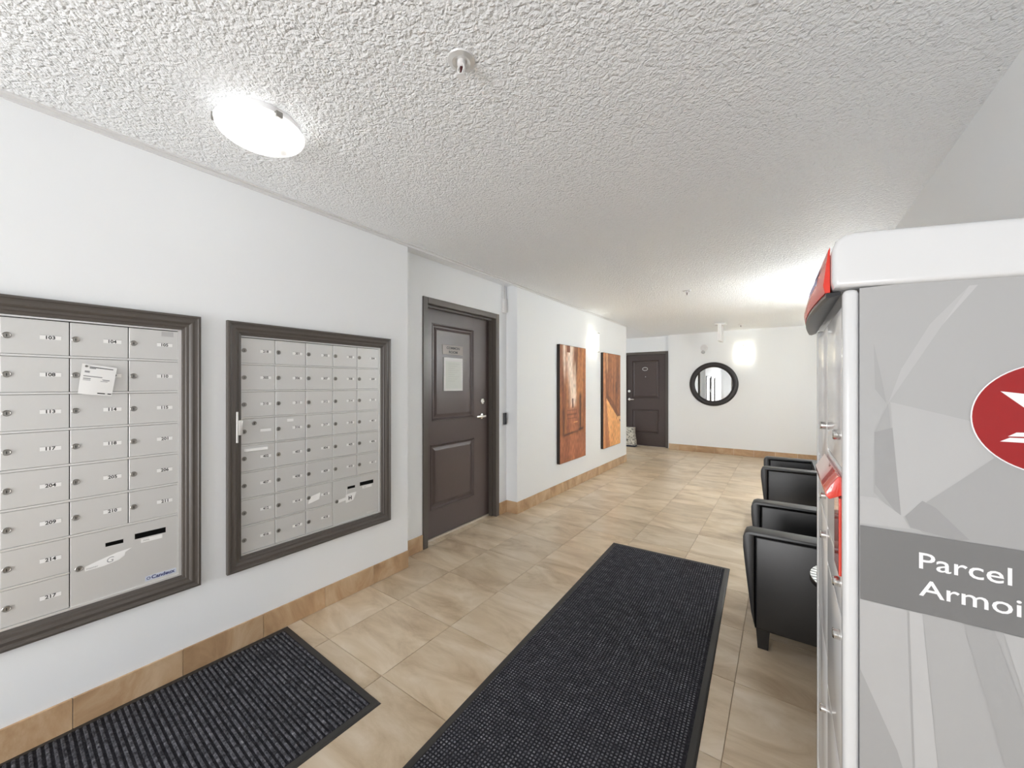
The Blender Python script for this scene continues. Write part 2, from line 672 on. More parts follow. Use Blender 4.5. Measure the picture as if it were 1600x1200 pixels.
bl = empty('baseboard_left', (XL, 0, 0), 'brown tile baseboard along the left wall', 'baseboard', kind='structure')
base_run(bl, 'y', XL, YB, 1.93, 0.3455, first=0.591 - 0.3455 * 9)
base_run(bl, 'y', XREC, 1.935, 2.198, 0.3455)
base_run(bl, 'y', XREC, 3.252, 3.385, 0.3455)
base_run(bl, 'x', 3.395, XREC, XL + 0.010, 0.3455, sgn=-1)
base_run(bl, 'y', XL, 3.395, 6.88, 0.3455, first=3.75)
bb_ = empty('baseboard_back', (-0.7, YF, 0), 'brown tile baseboard along the far wall', 'baseboard', kind='structure')
base_run(bb_, 'x', YF, -2.02, XR, 0.3375, first=-1.484 - 0.3375, sgn=-1)
br = empty('baseboard_right', (XR, 3, 0), 'brown tile baseboard along the right wall', 'baseboard', kind='structure')
base_run(br, 'y', XR, YB, YF - 0.01, 0.3455, sgn=-1)

# ================================================================== doors
RINGS = [(0.004, 0.005), (0.010, 0.005), (0.024, -0.013), (0.034, -0.013), (0.060, -0.003)]


def disc_handle(parent, pos, axis_out, along, mname=m_chrome):
    """lever handle: rosette, neck and lever; axis_out/along unit vectors in XY"""
    p = Vector(pos)
    o, a = Vector(axis_out), Vector(along)
    bm = B()
    ax = 'x' if abs(o.x) > 0.5 else 'y'
    s = o.x if ax == 'x' else o.y
    lathe(bm, [(0.0, 0.001 * s), (0.032, 0.001 * s), (0.032, 0.008 * s), (0.026, 0.013 * s), (0.011, 0.014 * s), (0.011, 0.050 * s), (0.0, 0.050 * s)], p, ax, 24)
    q = p + o * 0.050
    r = q + a * 0.125
    for k in range(1):
        lo = Vector((min(q.x, r.x), min(q.y, r.y), q.z - 0.011))
        hi = Vector((max(q.x, r.x), max(q.y, r.y), q.z + 0.011))
        ex = 0.008
        if ax == 'x':
            box(bm, lo.x - ex, hi.x + ex, lo.y - 0.012, hi.y, lo.z, hi.z, bev=0.006, seg=2)
        else:
            box(bm, lo.x - 0.012, hi.x, lo.y - ex, hi.y + ex, lo.z, hi.z, bev=0.006, seg=2)
    obj('handle', bm, mname, parent, smooth=True)


# --- door_1 in the left recess
XS = -2.555
d1 = empty('door_1', (-2.50, 2.72, 0), 'dark brown two-panel door with a room sign and white notice', 'door', kind='structure')
bm = B()
plate(bm, 2.257, 3.192, 0.022, 2.068, [(2.385, 2.955, 1.055, 1.935), (2.367, 2.960, 0.262, 0.850)], lambda u, v, w: (XS + w, u, v), RINGS)
box(bm, XS - 0.045, XS - 0.014, 2.257, 3.192, 0.022, 2.068)
for (a, b, c, d) in ((2.257, 2.257, 0, 0), (3.192, 3.192, 0, 0)):
    poly(bm, [(XS, a, 0.022), (XS - 0.045, a, 0.022), (XS - 0.045, a, 2.068), (XS, a, 2.068)])
for z in (0.022, 2.068):
    poly(bm, [(XS, 2.257, z), (XS, 3.192, z), (XS - 0.045, 3.192, z), (XS - 0.045, 2.257, z)])
bmesh.ops.recalc_face_normals(bm, faces=bm.faces[:])
obj('door_panel', bm, m_door, d1)
bm = B()


def frame_u(bm, mapf, a0, a1, top, face, depth0, depth1):
    """three-sided steel frame: outer a0..a1, face width, from w=depth1 (back) to depth0 (front)"""
    for (p, q, z0, z1) in ((a0, a0 + face, 0.001, top), (a1 - face, a1, 0.001, top), (a0 + face, a1 - face, top - face, top)):
        mapf(bm, p, q, z0, z1, depth1, depth0)


bx = lambda bm, p, q, z0, z1, w0, w1: box(bm, w0, w1, p, q, z0, z1, bev=0.003, seg=1)
frame_u(bm, bx, 2.200, 3.250, 2.125, 0.054, -2.458, -2.61)
for (p, q, z0, z1) in ((2.254, 2.270, 0.001, 2.071), (3.179, 3.196, 0.001, 2.071), (2.270, 3.179, 2.053, 2.071)):
    box(bm, -2.549, -2.505, p, q, z0, z1, bev=0.002, seg=1)
obj('door_frame', bm, m_dframe, d1)
bm = B()
box(bm, -2.60, -2.545, 2.258, 3.191, 0.001, 0.018)
obj('threshold', bm, m_thresh, d1)
disc_handle(d1, (XS, 3.075, 1.060), (1, 0, 0), (0, -1, 0))
bm = B()
lathe(bm, [(0, 0.001), (0.030, 0.001), (0.030, 0.010), (0.026, 0.014), (0.014, 0.015), (0.012, 0.011), (0, 0.011)], (XS, 3.080, 1.212), 'x', 24)
tag(obj('deadbolt', bm, m_chrome, d1, smooth=True), 'round metal deadbolt')
# sign plate and notice on the upper panel
XP = XS - 0.003
bm = B()
box(bm, XP, XP + 0.004, 2.515, 2.790, 1.665, 1.752, 0, 0.001, 1)
mp_ = lambda u, v: (XP + 0.0046, 2.655 + u, v)
add_text(bm, 'COMMON', 0.032, lambda u, v: mp_(u, v + 1.715), 1, center=True, width=0.175, bold=0.001)
add_text(bm, 'ROOM', 0.032, lambda u, v: mp_(u, v + 1.677), 1, center=True, width=0.115, bold=0.001)
obj('room_sign', bm, [mat('sign_taupe', srgb(134, 122, 117), 0.35), m_ink], d1)
bm = B()
box(bm, XP, XP + 0.006, 2.530, 2.785, 1.325, 1.635, 0, 0.0015, 1)
nf = obj('notice_frame', bm, m_plastic, d1)
bm = B()
box(bm, XP + 0.0062, XP + 0.0068, 2.553, 2.762, 1.345, 1.600, 0)
for k in range(9):
    z = 1.575 - k * 0.02
    box(bm, XP + 0.0068, XP + 0.0070, 2.585, 2.735 - 0.03 * ((k * 7) % 3), z, z + 0.004, 1)
obj('paper', bm, [mat('notice_paper', srgb(222, 226, 222), 0.6), mat('faint_print', srgb(205, 209, 206), 0.6)], nf)

# --- door_2 at the far end
d2 = empty('door_2', (-2.55, 8.9, 0), 'dark brown two-panel door at the far left corner with an oval number plate', 'door', kind='structure')
YS = 8.885
map2 = lambda u, v, w: (u, YS - w, v)
bm = B()
plate(bm, -3.005, -2.115, 0.004, 2.068, [(-2.875, -2.265, 1.075, 1.940), (-2.875, -2.275, 0.280, 0.830)], map2, RINGS)
box(bm, -3.005, -2.115, YS + 0.014, YS + 0.045, 0.004, 2.068)
for u in (-3.005, -2.115):
    poly(bm, [(u, YS, 0.004), (u, YS + 0.045, 0.004), (u, YS + 0.045, 2.068), (u, YS, 2.068)])
for z in (0.004, 2.068):
    poly(bm, [(-3.005, YS, z), (-2.115, YS, z), (-2.115, YS + 0.045, z), (-3.005, YS + 0.045, z)])
bmesh.ops.recalc_face_normals(bm, faces=bm.faces[:])
obj('door_panel', bm, m_door2, d2)
bm = B()
by = lambda bm, p, q, z0, z1, w0, w1: box(bm, p, q, w1, w0, z0, z1, bev=0.003, seg=1)
frame_u(bm, by, -3.052, -2.066, 2.122, 0.052, 8.828, 8.95)
obj('door_frame', bm, m_dframe, d2)
disc_handle(d2, (-2.935, YS, 1.047), (0, -1, 0), (1, 0, 0))
bm = B()
lathe(bm, [(0, -0.001), (0.03, -0.001), (0.03, -0.012), (0.012, -0.014), (0, -0.014)], (-2.935, YS, 1.235), 'y', 20)
tag(obj('deadbolt', bm, m_chrome, d2, smooth=True), 'round metal deadbolt')
bm = B()
n = 24
rim = [(-2.575 + 0.062 * math.cos(k * 2 * PI / n), 1.742 + 0.040 * math.sin(k * 2 * PI / n)) for k in range(n)]
prism(bm, rim, 'y', YS - 0.004, YS + 0.0025, 0)
rim2 = [(-2.575 + 0.050 * math.cos(k * 2 * PI / n), 1.742 + 0.029 * math.sin(k * 2 * PI / n)) for k in range(n)]
prism(bm, rim2, 'y', YS - 0.0052, YS - 0.0041, 1)
tag(obj('number_plate', bm, [m_chrome, m_door2], d2), 'oval silver number plate')
bm = B()
cyl(bm, (-2.565, YS, 1.565), 'y', 0.009, 0.0025, -0.004, 12)
obj('peephole', bm, m_chrome, d2)

# ================================================================== mailbox panels
COLW, ROWH, ZTOP, XM = 0.1697, 0.1441, 1.636, XL - 0.010
NUM = [
    [['101', '102', '103', '104', '105'], ['106', '107', '108', '109', '110'], ['111', '112', '113', '114', '115'],
     ['', '116', '117', '118', '201'], ['202', '203', '204', '205', '206'], ['207', '208', '209', '210', '211'],
     ['212', '213', '214'], ['215', '216', '217']],
    [['218', '301', '302', '303', '304'], ['305', '306', '307', '308', '309'], ['310', '311', '312', '314', '315'],
     ['', '316', '317', '318', '401'], ['402', '403', '404', '405', '406'], ['407', '408', '409', '410', '411'],
     ['412', '414', '415'], ['416', '417', '418']],
]
MOLD = [(0.0, 0.0), (0.0, 0.020), (0.003, 0.025), (0.010, 0.026), (0.014, 0.021), (0.022, 0.019), (0.034, 0.021), (0.040, 0.017),
        (0.044, 0.013), (0.054, 0.012), (0.058, 0.007), (0.066, 0.005), (0.068, -0.002), (0.068, -0.024)]
door_mesh = None
lock_mesh = None


def dup_mesh(name, me, loc, parent):
    o = bpy.data.objects.new(name, me)
    COL.objects.link(o)
    o.location = Vector(loc) - wloc(parent)
    o.parent = parent
    return o


def lock_bm(r=0.0115):
    bm = B()
    lathe(bm, [(0, 0), (r, 0), (r, 0.003), (r * 0.85, 0.0045), (r * 0.7, 0.0035), (0, 0.0035)], (0, 0, 0), 'x', 16)
    box(bm, 0.0035, 0.0041, -0.0012, 0.0012, -0.006, 0.004, 1)
    return bm


def card_bm(s, w=0.054, h=0.0165):
    bm = B()
    box(bm, 0.0002, 0.0010, -w / 2, w / 2, -h / 2, h / 2, 0)
    box(bm, 0.0010, 0.0016, -w / 2, w / 2, h / 2 - 0.0012, h / 2 + 0.0006, 2)
    if s:
        add_text(bm, s, 0.0185, lambda u, v: (0.0013, u, v - 0.0066), 1, center=True, stretch=1.0, bold=0.0005)
    return bm


def label_strip(bm, pts, mi=0, x=0.0005, t=0.0008):
    prism(bm, pts, 'x', x, x + t, mi)


for ui, (ya, yb) in enumerate(F_OUT):
    lab = ['silver mailbox panel numbered 103 to 217 with a white card hung on it',
           'silver mailbox panel with a hinge latch, next to the dark door recess'][ui]
    root = empty('mailbox_panel', (XL, (ya + yb) / 2, FZ0), lab, 'mailboxes', 'mailbox panels on the left wall')
    bm = B()
    miter_frame(bm, ya, yb, FZ0, FZ1, MOLD, XL + 0.0005)
    tag(obj('picture_frame_molding', bm, m_mold, root), 'dark taupe moulded frame')
    yl = ya + 0.069
    yr = yl + 5 * COLW
    zb = ZTOP - 8 * ROWH
    # body with dark gaps, and the aluminium surround
    bm = B()
    box(bm, XM - 0.20, XM - 0.012, yl - 0.0045, yr + 0.0045, zb - 0.0045, ZTOP + 0.0045)
    obj('box_body', bm, m_dark, root)
    bm = B()
    for (p, q, z0, z1) in ((yl - 0.0045, yl + 0.001, zb - 0.0045, ZTOP + 0.0045), (yr - 0.001, yr + 0.010, zb - 0.0045, ZTOP + 0.0045),
                           (yl, yr, ZTOP - 0.002, ZTOP + 0.0045), (yl, yr, zb - 0.0045, zb + 0.0042)):
        box(bm, XM - 0.012, XM + 0.006, p, q, z0, z1)
    obj('surround', bm, m_alub, root)
    for r in range(1, 8):
        bm = B()
        z = ZTOP - r * ROWH
        y1 = yr if r < 7 else yl + 3 * COLW
        box(bm, XM - 0.010, XM + 0.0018, yl + 0.001, y1 - 0.001, z - 0.0042, z + 0.0042, bev=0.0012, seg=1)
        obj('rail', bm, m_alub, root)
    for r in range(8):
        for c in range(5):
            if r >= 6 and c >= 3:
                continue
            z0, z1 = ZTOP - (r + 1) * ROWH + 0.0052, ZTOP - r * ROWH - 0.0052
            y0, y1 = yl + c * COLW + 0.0016, yl + (c + 1) * COLW - 0.0016
            if door_mesh is None:
                bm = B()
                box(bm, -0.010, 0.0, -(y1 - y0) / 2, (y1 - y0) / 2, -(z1 - z0) / 2, (z1 - z0) / 2, bev=0.0012, seg=1)
                door_mesh = bpy.data.meshes.new('mailbox_door')
                bm.to_mesh(door_mesh)
                bm.free()
                door_mesh.materials.append(m_alu)
                bm = lock_bm()
                lock_mesh = bpy.data.meshes.new('lock')
                bm.to_mesh(lock_mesh)
                bm.free()
                lock_mesh.materials.append(m_steel)
                lock_mesh.materials.append(m_ink)
            yc, zc = (y0 + y1) / 2, (z0 + z1) / 2
            d = dup_mesh('mailbox_door', door_mesh, (XM, yc, zc), root)
            dup_mesh('lock', lock_mesh, (XM, y0 + 0.0145, zc), d)
            n_ = NUM[ui][r][c]
            bm = card_bm(n_)
            bmesh.ops.translate(bm, verts=bm.verts, vec=(XM, y0 + 0.119, zc + 0.001))
            obj('number_card', bm, [m_card, m_ink, m_gplast], d)
            if ui == 1 and r == 3 and c == 0:
                dup_mesh('lock', lock_mesh, (XM, y0 + 0.062, zc + 0.042), d)
            if ui == 1 and r == 3 and c == 1:
                bm = B()
                box(bm, XM + 0.0003, XM + 0.001, y0 + 0.062, y0 + 0.096, zc + 0.037, zc + 0.053)
                obj('sticker', bm, m_card, d)
            if ui == 1 and r == 4 and c == 0:
                bm = B()
                prism(bm, [(0.0, -0.058), (0.012, -0.052), (0.014, 0.052), (0.0, 0.060)], 'z', zc + 0.038, zc + 0.052, bev=0.002)
                bmesh.ops.translate(bm, verts=bm.verts, vec=(XM + 0.0004, yc - 0.012, 0))
                tag(obj('mail_tip', bm, m_card, d), 'white envelope edge sticking out of the door')
            if ui == 1 and r == 6 and c == 2:
                bm = B()
                label_strip(bm, [(y0 + 0.012, zc - 0.036), (y0 + 0.080, zc - 0.022), (y0 + 0.086, zc + 0.018), (y0 + 0.060, zc + 0.012), (y0 + 0.022, zc + 0.004)], x=XM + 0.0003)
                tag(obj('sticker', bm, m_card, d), 'torn white paper sticker')
            if ui == 0 and r == 0 and c == 4:
                bm = B()
                box(bm, XM + 0.0003, XM + 0.001, y0 + 0.108, y0 + 0.150, zc + 0.040, zc + 0.062)
                obj('sticker', bm, m_gplast, d)
    # the large outgoing-mail door
    y0, y1 = yl + 3 * COLW + 0.0016, yr - 0.0016
    z0, z1 = zb + 0.003, ZTOP - 6 * ROWH - 0.0052
    bm = B()
    box(bm, XM - 0.010, XM, y0, y1, z0, z1, bev=0.0012, seg=1)
    d = obj('mail_slot_door', bm, m_alu, root)
    dup_mesh('lock', lock_mesh, (XM, y0 + 0.023, z1 - 0.133), d)
    bm = B()
    box(bm, XM, XM + 0.0006, y0 + 0.098, y0 + 0.152, z1 - 0.070, z1 - 0.054)
    obj('coin_slot', bm, m_black, d)
    bm = B()
    box(bm, XM, XM + 0.0008, y0 + 0.188, y0 + 0.292, z1 - 0.068, z1 - 0.044, bev=0.006 if ui == 0 else 0.0, seg=3)
    obj('mail_slot', bm, m_black, d)
    bm = B()
    box(bm, XM + 0.0001, XM + 0.0009, y0 + 0.208, y0 + 0.280, z1 - 0.090, z1 - 0.073, 0)
    add_text(bm, 'MAIL', 0.010, lambda u, v: (XM + 0.0012, y0 + 0.226 + u, z1 - 0.085 + v), 1, center=True)
    obj('slot_label', bm, [m_card, m_greyink], d)
    if ui == 0:
        bm = B()
        label_strip(bm, [(y0 + 0.040, z1 - 0.150), (y0 + 0.095, z1 - 0.148), (y0 + 0.140, z1 - 0.138), (y0 + 0.156, z1 - 0.126),
                         (y0 + 0.158, z1 - 0.112), (y0 + 0.178, z1 - 0.100), (y0 + 0.130, z1 - 0.106), (y0 + 0.038, z1 - 0.132)], x=XM + 0.0003)
        add_text(bm, 'master', 0.012, lambda u, v: (XM + 0.0013, y0 + 0.044 + u, z1 - 0.1455 + v + u * 0.03), 1)
        add_text(bm, 'G', 0.032, lambda u, v: (XM + 0.0013, y0 + 0.100 + u + v * 0.2, z1 - 0.139 + v), 1)
        obj('label', bm, [m_card, m_greyink], d)
        bm = B()
        box(bm, XM + 0.0001, XM + 0.0008, y0 + 0.222, y0 + 0.330, z0 + 0.012, z0 + 0.034, 0)
        add_text(bm, 'Candeux', 0.022, lambda u, v: (XM + 0.0011, y0 + 0.243 + u, z0 + 0.0165 + v), 1, width=0.082, bold=0.0007)
        n = 14
        cyl(bm, (XM + 0.0009, y0 + 0.233, z0 + 0.023), 'x', 0.0065, 0, 0.0004, 14, 1)
        cyl(bm, (XM + 0.0013, y0 + 0.233, z0 + 0.023), 'x', 0.0042, 0, 0.0002, 14, 0)
        obj('maker_label', bm, [m_paleblue, m_blueink], d)
    else:
        bm = B()
        label_strip(bm, [(y0 + 0.034, z1 - 0.145), (y0 + 0.092, z1 - 0.139), (y0 + 0.092, z1 - 0.120), (y0 + 0.034, z1 - 0.126)], x=XM + 0.0002)
        label_strip(bm, [(y0 + 0.086, z1 - 0.158), (y0 + 0.140, z1 - 0.150), (y0 + 0.150, z1 - 0.125), (y0 + 0.162, z1 - 0.100), (y0 + 0.128, z1 - 0.100), (y0 + 0.086, z1 - 0.104)], x=XM + 0.0006)
        add_text(bm, 'H', 0.034, lambda u, v: (XM + 0.0017, y0 + 0.116 + u, z1 - 0.142 + v), 1, center=True, bold=0.0012)
        obj('label', bm, [m_card, m_ink], d)
        bm = B()
        box(bm, XM + 0.0001, XM + 0.0006, y0 + 0.090, y0 + 0.0935, z1 - 0.105, z1 - 0.070)
        obj('tape', bm, m_card, d)
        bm = B()
        box(bm, XM + 0.0001, XM + 0.0006, y0 + 0.240, y0 + 0.325, z0 + 0.010, z0 + 0.024)
        obj('maker_label', bm, m_alub, d)
        bm = B()
        XH = XL + 0.0075
        cyl(bm, (XH + 0.008, ya + 0.044, 0), 'z', 0.006, 1.080, 1.240, 12)
        box(bm, XM + 0.002, XH + 0.014, ya + 0.048, ya + 0.068, 1.118, 1.196, bev=0.003)
        tag(obj('hinge', bm, m_alub, root, smooth=True), 'light metal hinge latch')

# card hung on box 109
bm = B()
pts = [(0.272, 1.468), (0.372, 1.452), (0.353, 1.333), (0.258, 1.345)]
lean = lambda y, z: XM + 0.007 + (1.468 - z) * 0.13
NX, NY = 6, 8
grid = [[None] * (NX + 1) for _ in range(NY + 1)]
for b in (0.0, 0.0012):
    for j in range(NY + 1):
        for i in range(NX + 1):
            s_, t_ = i / NX, j / NY
            y = (pts[0][0] * (1 - s_) + pts[1][0] * s_) * (1 - t_) + (pts[3][0] * (1 - s_) + pts[2][0] * s_) * t_
            z = (pts[0][1] * (1 - s_) + pts[1][1] * s_) * (1 - t_) + (pts[3][1] * (1 - s_) + pts[2][1] * s_) * t_
            grid[j][i] = bm.verts.new((lean(y, z) + b + 0.003 * math.sin(s_ * PI) * t_, y, z))
    for j in range(NY):
        for i in range(NX):
            bm.faces.new((grid[j][i], grid[j + 1][i], grid[j + 1][i + 1], grid[j][i + 1]))


def ctext(u0, u1, v, h, mi):
    P4 = []
    for u, vv in ((u0, v), (u1, v), (u1, v + h), (u0, v + h)):
        y = (pts[0][0] * (1 - u) + pts[1][0] * u) * (1 - vv) + (pts[3][0] * (1 - u) + pts[2][0] * u) * vv
        z = (pts[0][1] * (1 - u) + pts[1][1] * u) * (1 - vv) + (pts[3][1] * (1 - u) + pts[2][1] * u) * vv
        P4.append((lean(y, z) + 0.0019 + 0.003 * math.sin(u * PI) * vv, y, z))
    poly(bm, P4, mi)


ctext(0.22, 0.90, 0.07, 0.025, 1)
ctext(0.22, 0.40, 0.11, 0.02, 1)
ctext(0.10, 0.24, 0.22, 0.06, 2)
ctext(0.08, 0.62, 0.38, 0.035, 2)
ctext(0.08, 0.85, 0.46, 0.04, 2)
ctext(0.08, 0.80, 0.52, 0.02, 2)
ctext(0.55, 0.78, 0.92, 0.035, 1)
ctext(0.86, 0.97, 0.92, 0.035, 1)
_nc = tag(obj('notice_card', bm, [mat('notice_white', (0.86, 0.86, 0.85), 0.5), m_ink, m_greyink]), 'white printed card hung askew over mailbox 109', 'card')
bm = B()
cyl(bm, (lean(0.284, 1.458) + 0.0005, 0.2835, 1.457), 'x', 0.0045, 0, 0.004, 12)
tag(obj('pin', bm, m_steel, _nc), 'dark round pin')

# ================================================================== things on the left wall
# paintings
def streak(u, v, su, sv, seed):
    return noise.noise(Vector((u * su + seed, v * sv, seed * 1.7)))


def mixc(a, b, t):
    t = max(0.0, min(1.0, t))
    return tuple(a[i] * (1 - t) + b[i] * t for i in range(3))


def sm(a, b, x):
    t = max(0.0, min(1.0, (x - a) / (b - a)))
    return t * t * (3 - 2 * t)


def brush(c, u, v, seed):
    a = noise.noise(Vector((u * 34 + seed, v * 22, seed))) + 0.7 * noise.noise(Vector((u * 70, v * 30 + seed, 3.0)))
    k = 1.0 + 0.42 * a
    g = 0.12
    l = (c[0] + c[1] + c[2]) / 3
    return tuple(max(0.0, min(1.0, (x * (1 - g) + l * g) * k)) for x in c)


def paint1(u, v):
    s = streak(u, v, 9, 1.6, 3.1) + 0.5 * streak(u, v, 22, 3.5, 9.7)
    c = mixc(srgb(112, 56, 24), srgb(188, 118, 58), 0.5 + 0.75 * s)
    # orange right-hand facade
    c = mixc(c, mixc(srgb(150, 82, 34), srgb(200, 132, 66), 0.5 + s), sm(0.60, 0.72, u) * sm(0.45, 0.6, v) * 0.8)
    # pale trunk-like streaks up the middle
    pale = mixc(srgb(214, 186, 160), srgb(232, 214, 200), 0.5 + s)
    w = math.exp(-((u - 0.42 + 0.05 * math.sin(v * 9)) / 0.10) ** 2) * sm(0.40, 0.55, v)
    w += 0.8 * math.exp(-((u - 0.14) / 0.07) ** 2) * sm(0.62, 0.8, v) * (0.6 + s)
    w += 0.6 * math.exp(-((u - 0.56) / 0.04) ** 2) * sm(0.45, 0.6, v) * (1 - sm(0.8, 0.9, v))
    c = mixc(c, pale, w * 1.35)
    if 0.44 < u < 0.50 and 0.46 < v < 0.54: c = srgb(80, 40, 20)
    if 0.24 < u < 0.36 and v > 0.94: c = srgb(120, 62, 26)
    dark = srgb(66, 30, 16)
    w = math.exp(-((u - 0.62 - 0.10 * (v - 0.8)) / 0.035) ** 2) * sm(0.72, 0.8, v) * 0.8
    w += math.exp(-((u - 0.77) / 0.05) ** 2) * sm(0.22, 0.3, v) * (1 - sm(0.55, 0.62, v))
    w += 0.8 * math.exp(-((u - 0.13) / 0.05) ** 2) * (1 - sm(0.42, 0.5, v)) * sm(0.15, 0.2, v)
    w += math.exp(-((v - 0.235 - 0.05 * (u - 0.3)) / 0.012) ** 2) * sm(0.12, 0.2, u) * (1 - sm(0.85, 0.95, u))
    c = mixc(c, dark, w)
    # rust red path and steps
    red = mixc(srgb(128, 66, 40), srgb(172, 104, 66), 0.5 + 0.7 * streak(u, v, 5, 5, 5.5))
    w = (1 - sm(0.20, 0.24, v)) + 0.85 * sm(0.2, 0.26, u) * (1 - sm(0.66, 0.74, u)) * (1 - sm(0.44, 0.48, v)) * sm(0.24, 0.26, v)
    c = mixc(c, red, w)
    if 0.26 < u < 0.62 and 0.34 < v < 0.45 and (v * 60) % 2 < 0.55: c = mixc(c, dark, 0.5)
    if 0.50 < u < 0.66 and 0.325 < v < 0.338: c = srgb(214, 150, 80)
    return brush(tuple(x * 1.12 for x in c), u, v, 51.0)


def paint2(u, v):
    s = streak(u, v, 8, 1.4, 13.1) + 0.5 * streak(u, v, 20, 3.0, 29.7)
    c = mixc(srgb(112, 60, 26), srgb(172, 106, 52), 0.5 + 0.7 * s)
    w = math.exp(-((u - 0.20) / 0.05) ** 2) * sm(0.76, 0.86, v) * (0.8 + s)
    c = mixc(c, srgb(226, 180, 130), w)
    dark = srgb(78, 38, 18)
    w = math.exp(-((u - 0.74) / 0.03) ** 2) * sm(0.55, 0.6, v) * (1 - sm(0.68, 0.72, v)) * 0.9
    w += math.exp(-((u - 0.55) / 0.025) ** 2) * sm(0.55, 0.6, v) * (1 - sm(0.66, 0.7, v)) * 0.7
    c = mixc(c, dark, w)
    sand = mixc(srgb(206, 140, 72), srgb(230, 170, 98), 0.5 + 0.6 * streak(u, v, 4, 3, 41.5))
    edge = 0.52 - (u - 0.18) * 0.34
    lf = 0.16 + 0.24 * (0.52 - v) * 0.4
    if u > lf and v < edge: c = sand
    elif u > 0.16 and v < edge + 0.09 * (1 - abs(u - 0.55)): c = mixc(c, srgb(98, 52, 22), 0.7)
    # shadowed wedge on the left foot
    x = 0.16 + (0.50 - v) * 0.42
    if u < x and u > 0.10 and v < 0.5: c = mixc(srgb(170, 104, 54), srgb(140, 80, 38), 0.5 + s)
    if u <= 0.10: c = mixc(srgb(196, 132, 76), srgb(160, 96, 48), 0.5 + s)
    if u > 0.82 and 0.27 < v < 0.31: c = mixc(c, srgb(240, 186, 116), 0.6)
    return brush(tuple(x * 1.22 for x in c), u, v, 77.0)


def painting(y0, y1, z0, z1, fn, label):
    xb, xf = XL + 0.001, XL + 0.042
    root = empty('painting', (XL, (y0 + y1) / 2, z0), label, 'painting', 'tall paintings on the left wall')
    bm = B()
    box(bm, xb, xf, y0, y1, z0, z1, bev=0.002, seg=1)
    obj('stretcher_frame', bm, m_edge, root)
    NU, NV = 64, 130
    me = bpy.data.meshes.new('canvas')
    vs, fs, cs = [], [], []
    cy, cz = (y0 + y1) / 2, (z0 + z1) / 2
    for j in range(NV + 1):
        for i in range(NU + 1):
            u, v = i / NU, j / NV
            vs.append((0.0009 * noise.noise(Vector((u * 40, v * 70, 2.0))), (y0 + 0.004 + u * (y1 - y0 - 0.008)) - cy, (z0 + 0.004 + v * (z1 - z0 - 0.008)) - cz))
            cs.append(fn(u, v))
    for j in range(NV):
        for i in range(NU):
            a = j * (NU + 1) + i
            fs.append((a, a + 1, a + NU + 2, a + NU + 1))
    me.from_pydata(vs, [], fs)
    ca = me.color_attributes.new('Col', 'FLOAT_COLOR', 'POINT')
    for k, c in enumerate(cs):
        ca.data[k].color = (*c, 1)
    me.materials.append(m_paint)
    o = dup_mesh('canvas', me, (xf + 0.0015, cy, cz), root)


painting(4.275, 5.045, 0.385, 1.893, paint1, 'tall rust and cream painting of a narrow stepped lane, nearer the dark door')
painting(5.690, 6.455, 0.385, 1.886, paint2, 'tall orange painting of a sunlit sandy path, next to the side passage')


# wall sconces
def sconce(name, p, out, label, power=P_SCONCE):
    """p on wall surface (x,y), out: '+x' or '-y'"""
    x, y = p
    root = empty(name, (x, y, 1.86), label, 'wall light', 'warm wall lights')
    w, dpt, z0, z1 = 0.125, 0.095, 1.875, 2.135

    def M(bm):
        if out == '-x':
            bmesh.ops.rotate(bm, verts=bm.verts, cent=(0, 0, 0), matrix=Matrix.Rotation(PI, 3, 'Z'))
        if out == '-y':
            bmesh.ops.rotate(bm, verts=bm.verts, cent=(0, 0, 0), matrix=Matrix.Rotation(-PI / 2, 3, 'Z'))
        bmesh.ops.translate(bm, verts=bm.verts, vec=(x, y, 0))
    bm = B()
    box(bm, 0.001, 0.022, -0.055, 0.055, 1.90, 2.11, bev=0.004)
    M(bm)
    obj('backplate', bm, m_chrome, root)
    # bowed glass shade
    bm = B()
    prof = [(0.024 + (dpt - 0.024) * math.sin(PI * k / 10) ** 0.7 if 0 < k < 10 else 0.024, -w + 2 * w * k / 10) for k in range(11)]
    inner = [(max(0.024, a - 0.006), b * 0.96) for a, b in prof[::-1]]
    prism(bm, prof + inner, 'z', z0, z1)
    M(bm)
    obj('glass_shade', bm, m_glow, root, smooth=True)
    for z in (z0 - 0.016, z1 - 0.004):
        bm = B()
        prism(bm, [(0.0225, -0.018), (dpt + 0.008, -0.018), (dpt + 0.008, 0.018), (0.0225, 0.018)], 'z', z, z + 0.020, bev=0.003)
        M(bm)
        obj('clip', bm, m_chrome, root)
    dx, dy = {'+x': (0.055, 0), '-x': (-0.055, 0), '-y': (0, -0.055)}[out]
    l = point('sconce_bulb', (x + dx, y + dy, 1.985), power, (0.93, 0.97, 1.0), 0.03)
    return root


sconce('wall_sconce', (XL, 5.375), '+x', 'warm lit glass wall light between the two tall paintings')
sconce('wall_sconce', (-0.637, YF), '-y', 'warm lit glass wall light beside the round mirror')
sconce('wall_sconce', (XR, 5.10), '-x', 'added warm lit glass wall light, out of view on the right wall above the far armchair', 215)  # unseen sconce added behind the locker as strong fill for the middle of the room
sconce('wall_sconce', (XR, 6.10), '-x', 'added warm lit glass wall light, out of view on the right wall past the far armchair', 12)  # also added out of view, weaker fill
sconce('wall_sconce', (XR, 7.70), '-x', 'added warm lit glass wall light, out of view on the right wall close to the far corner', 4)  # added out of view to fill the far corner

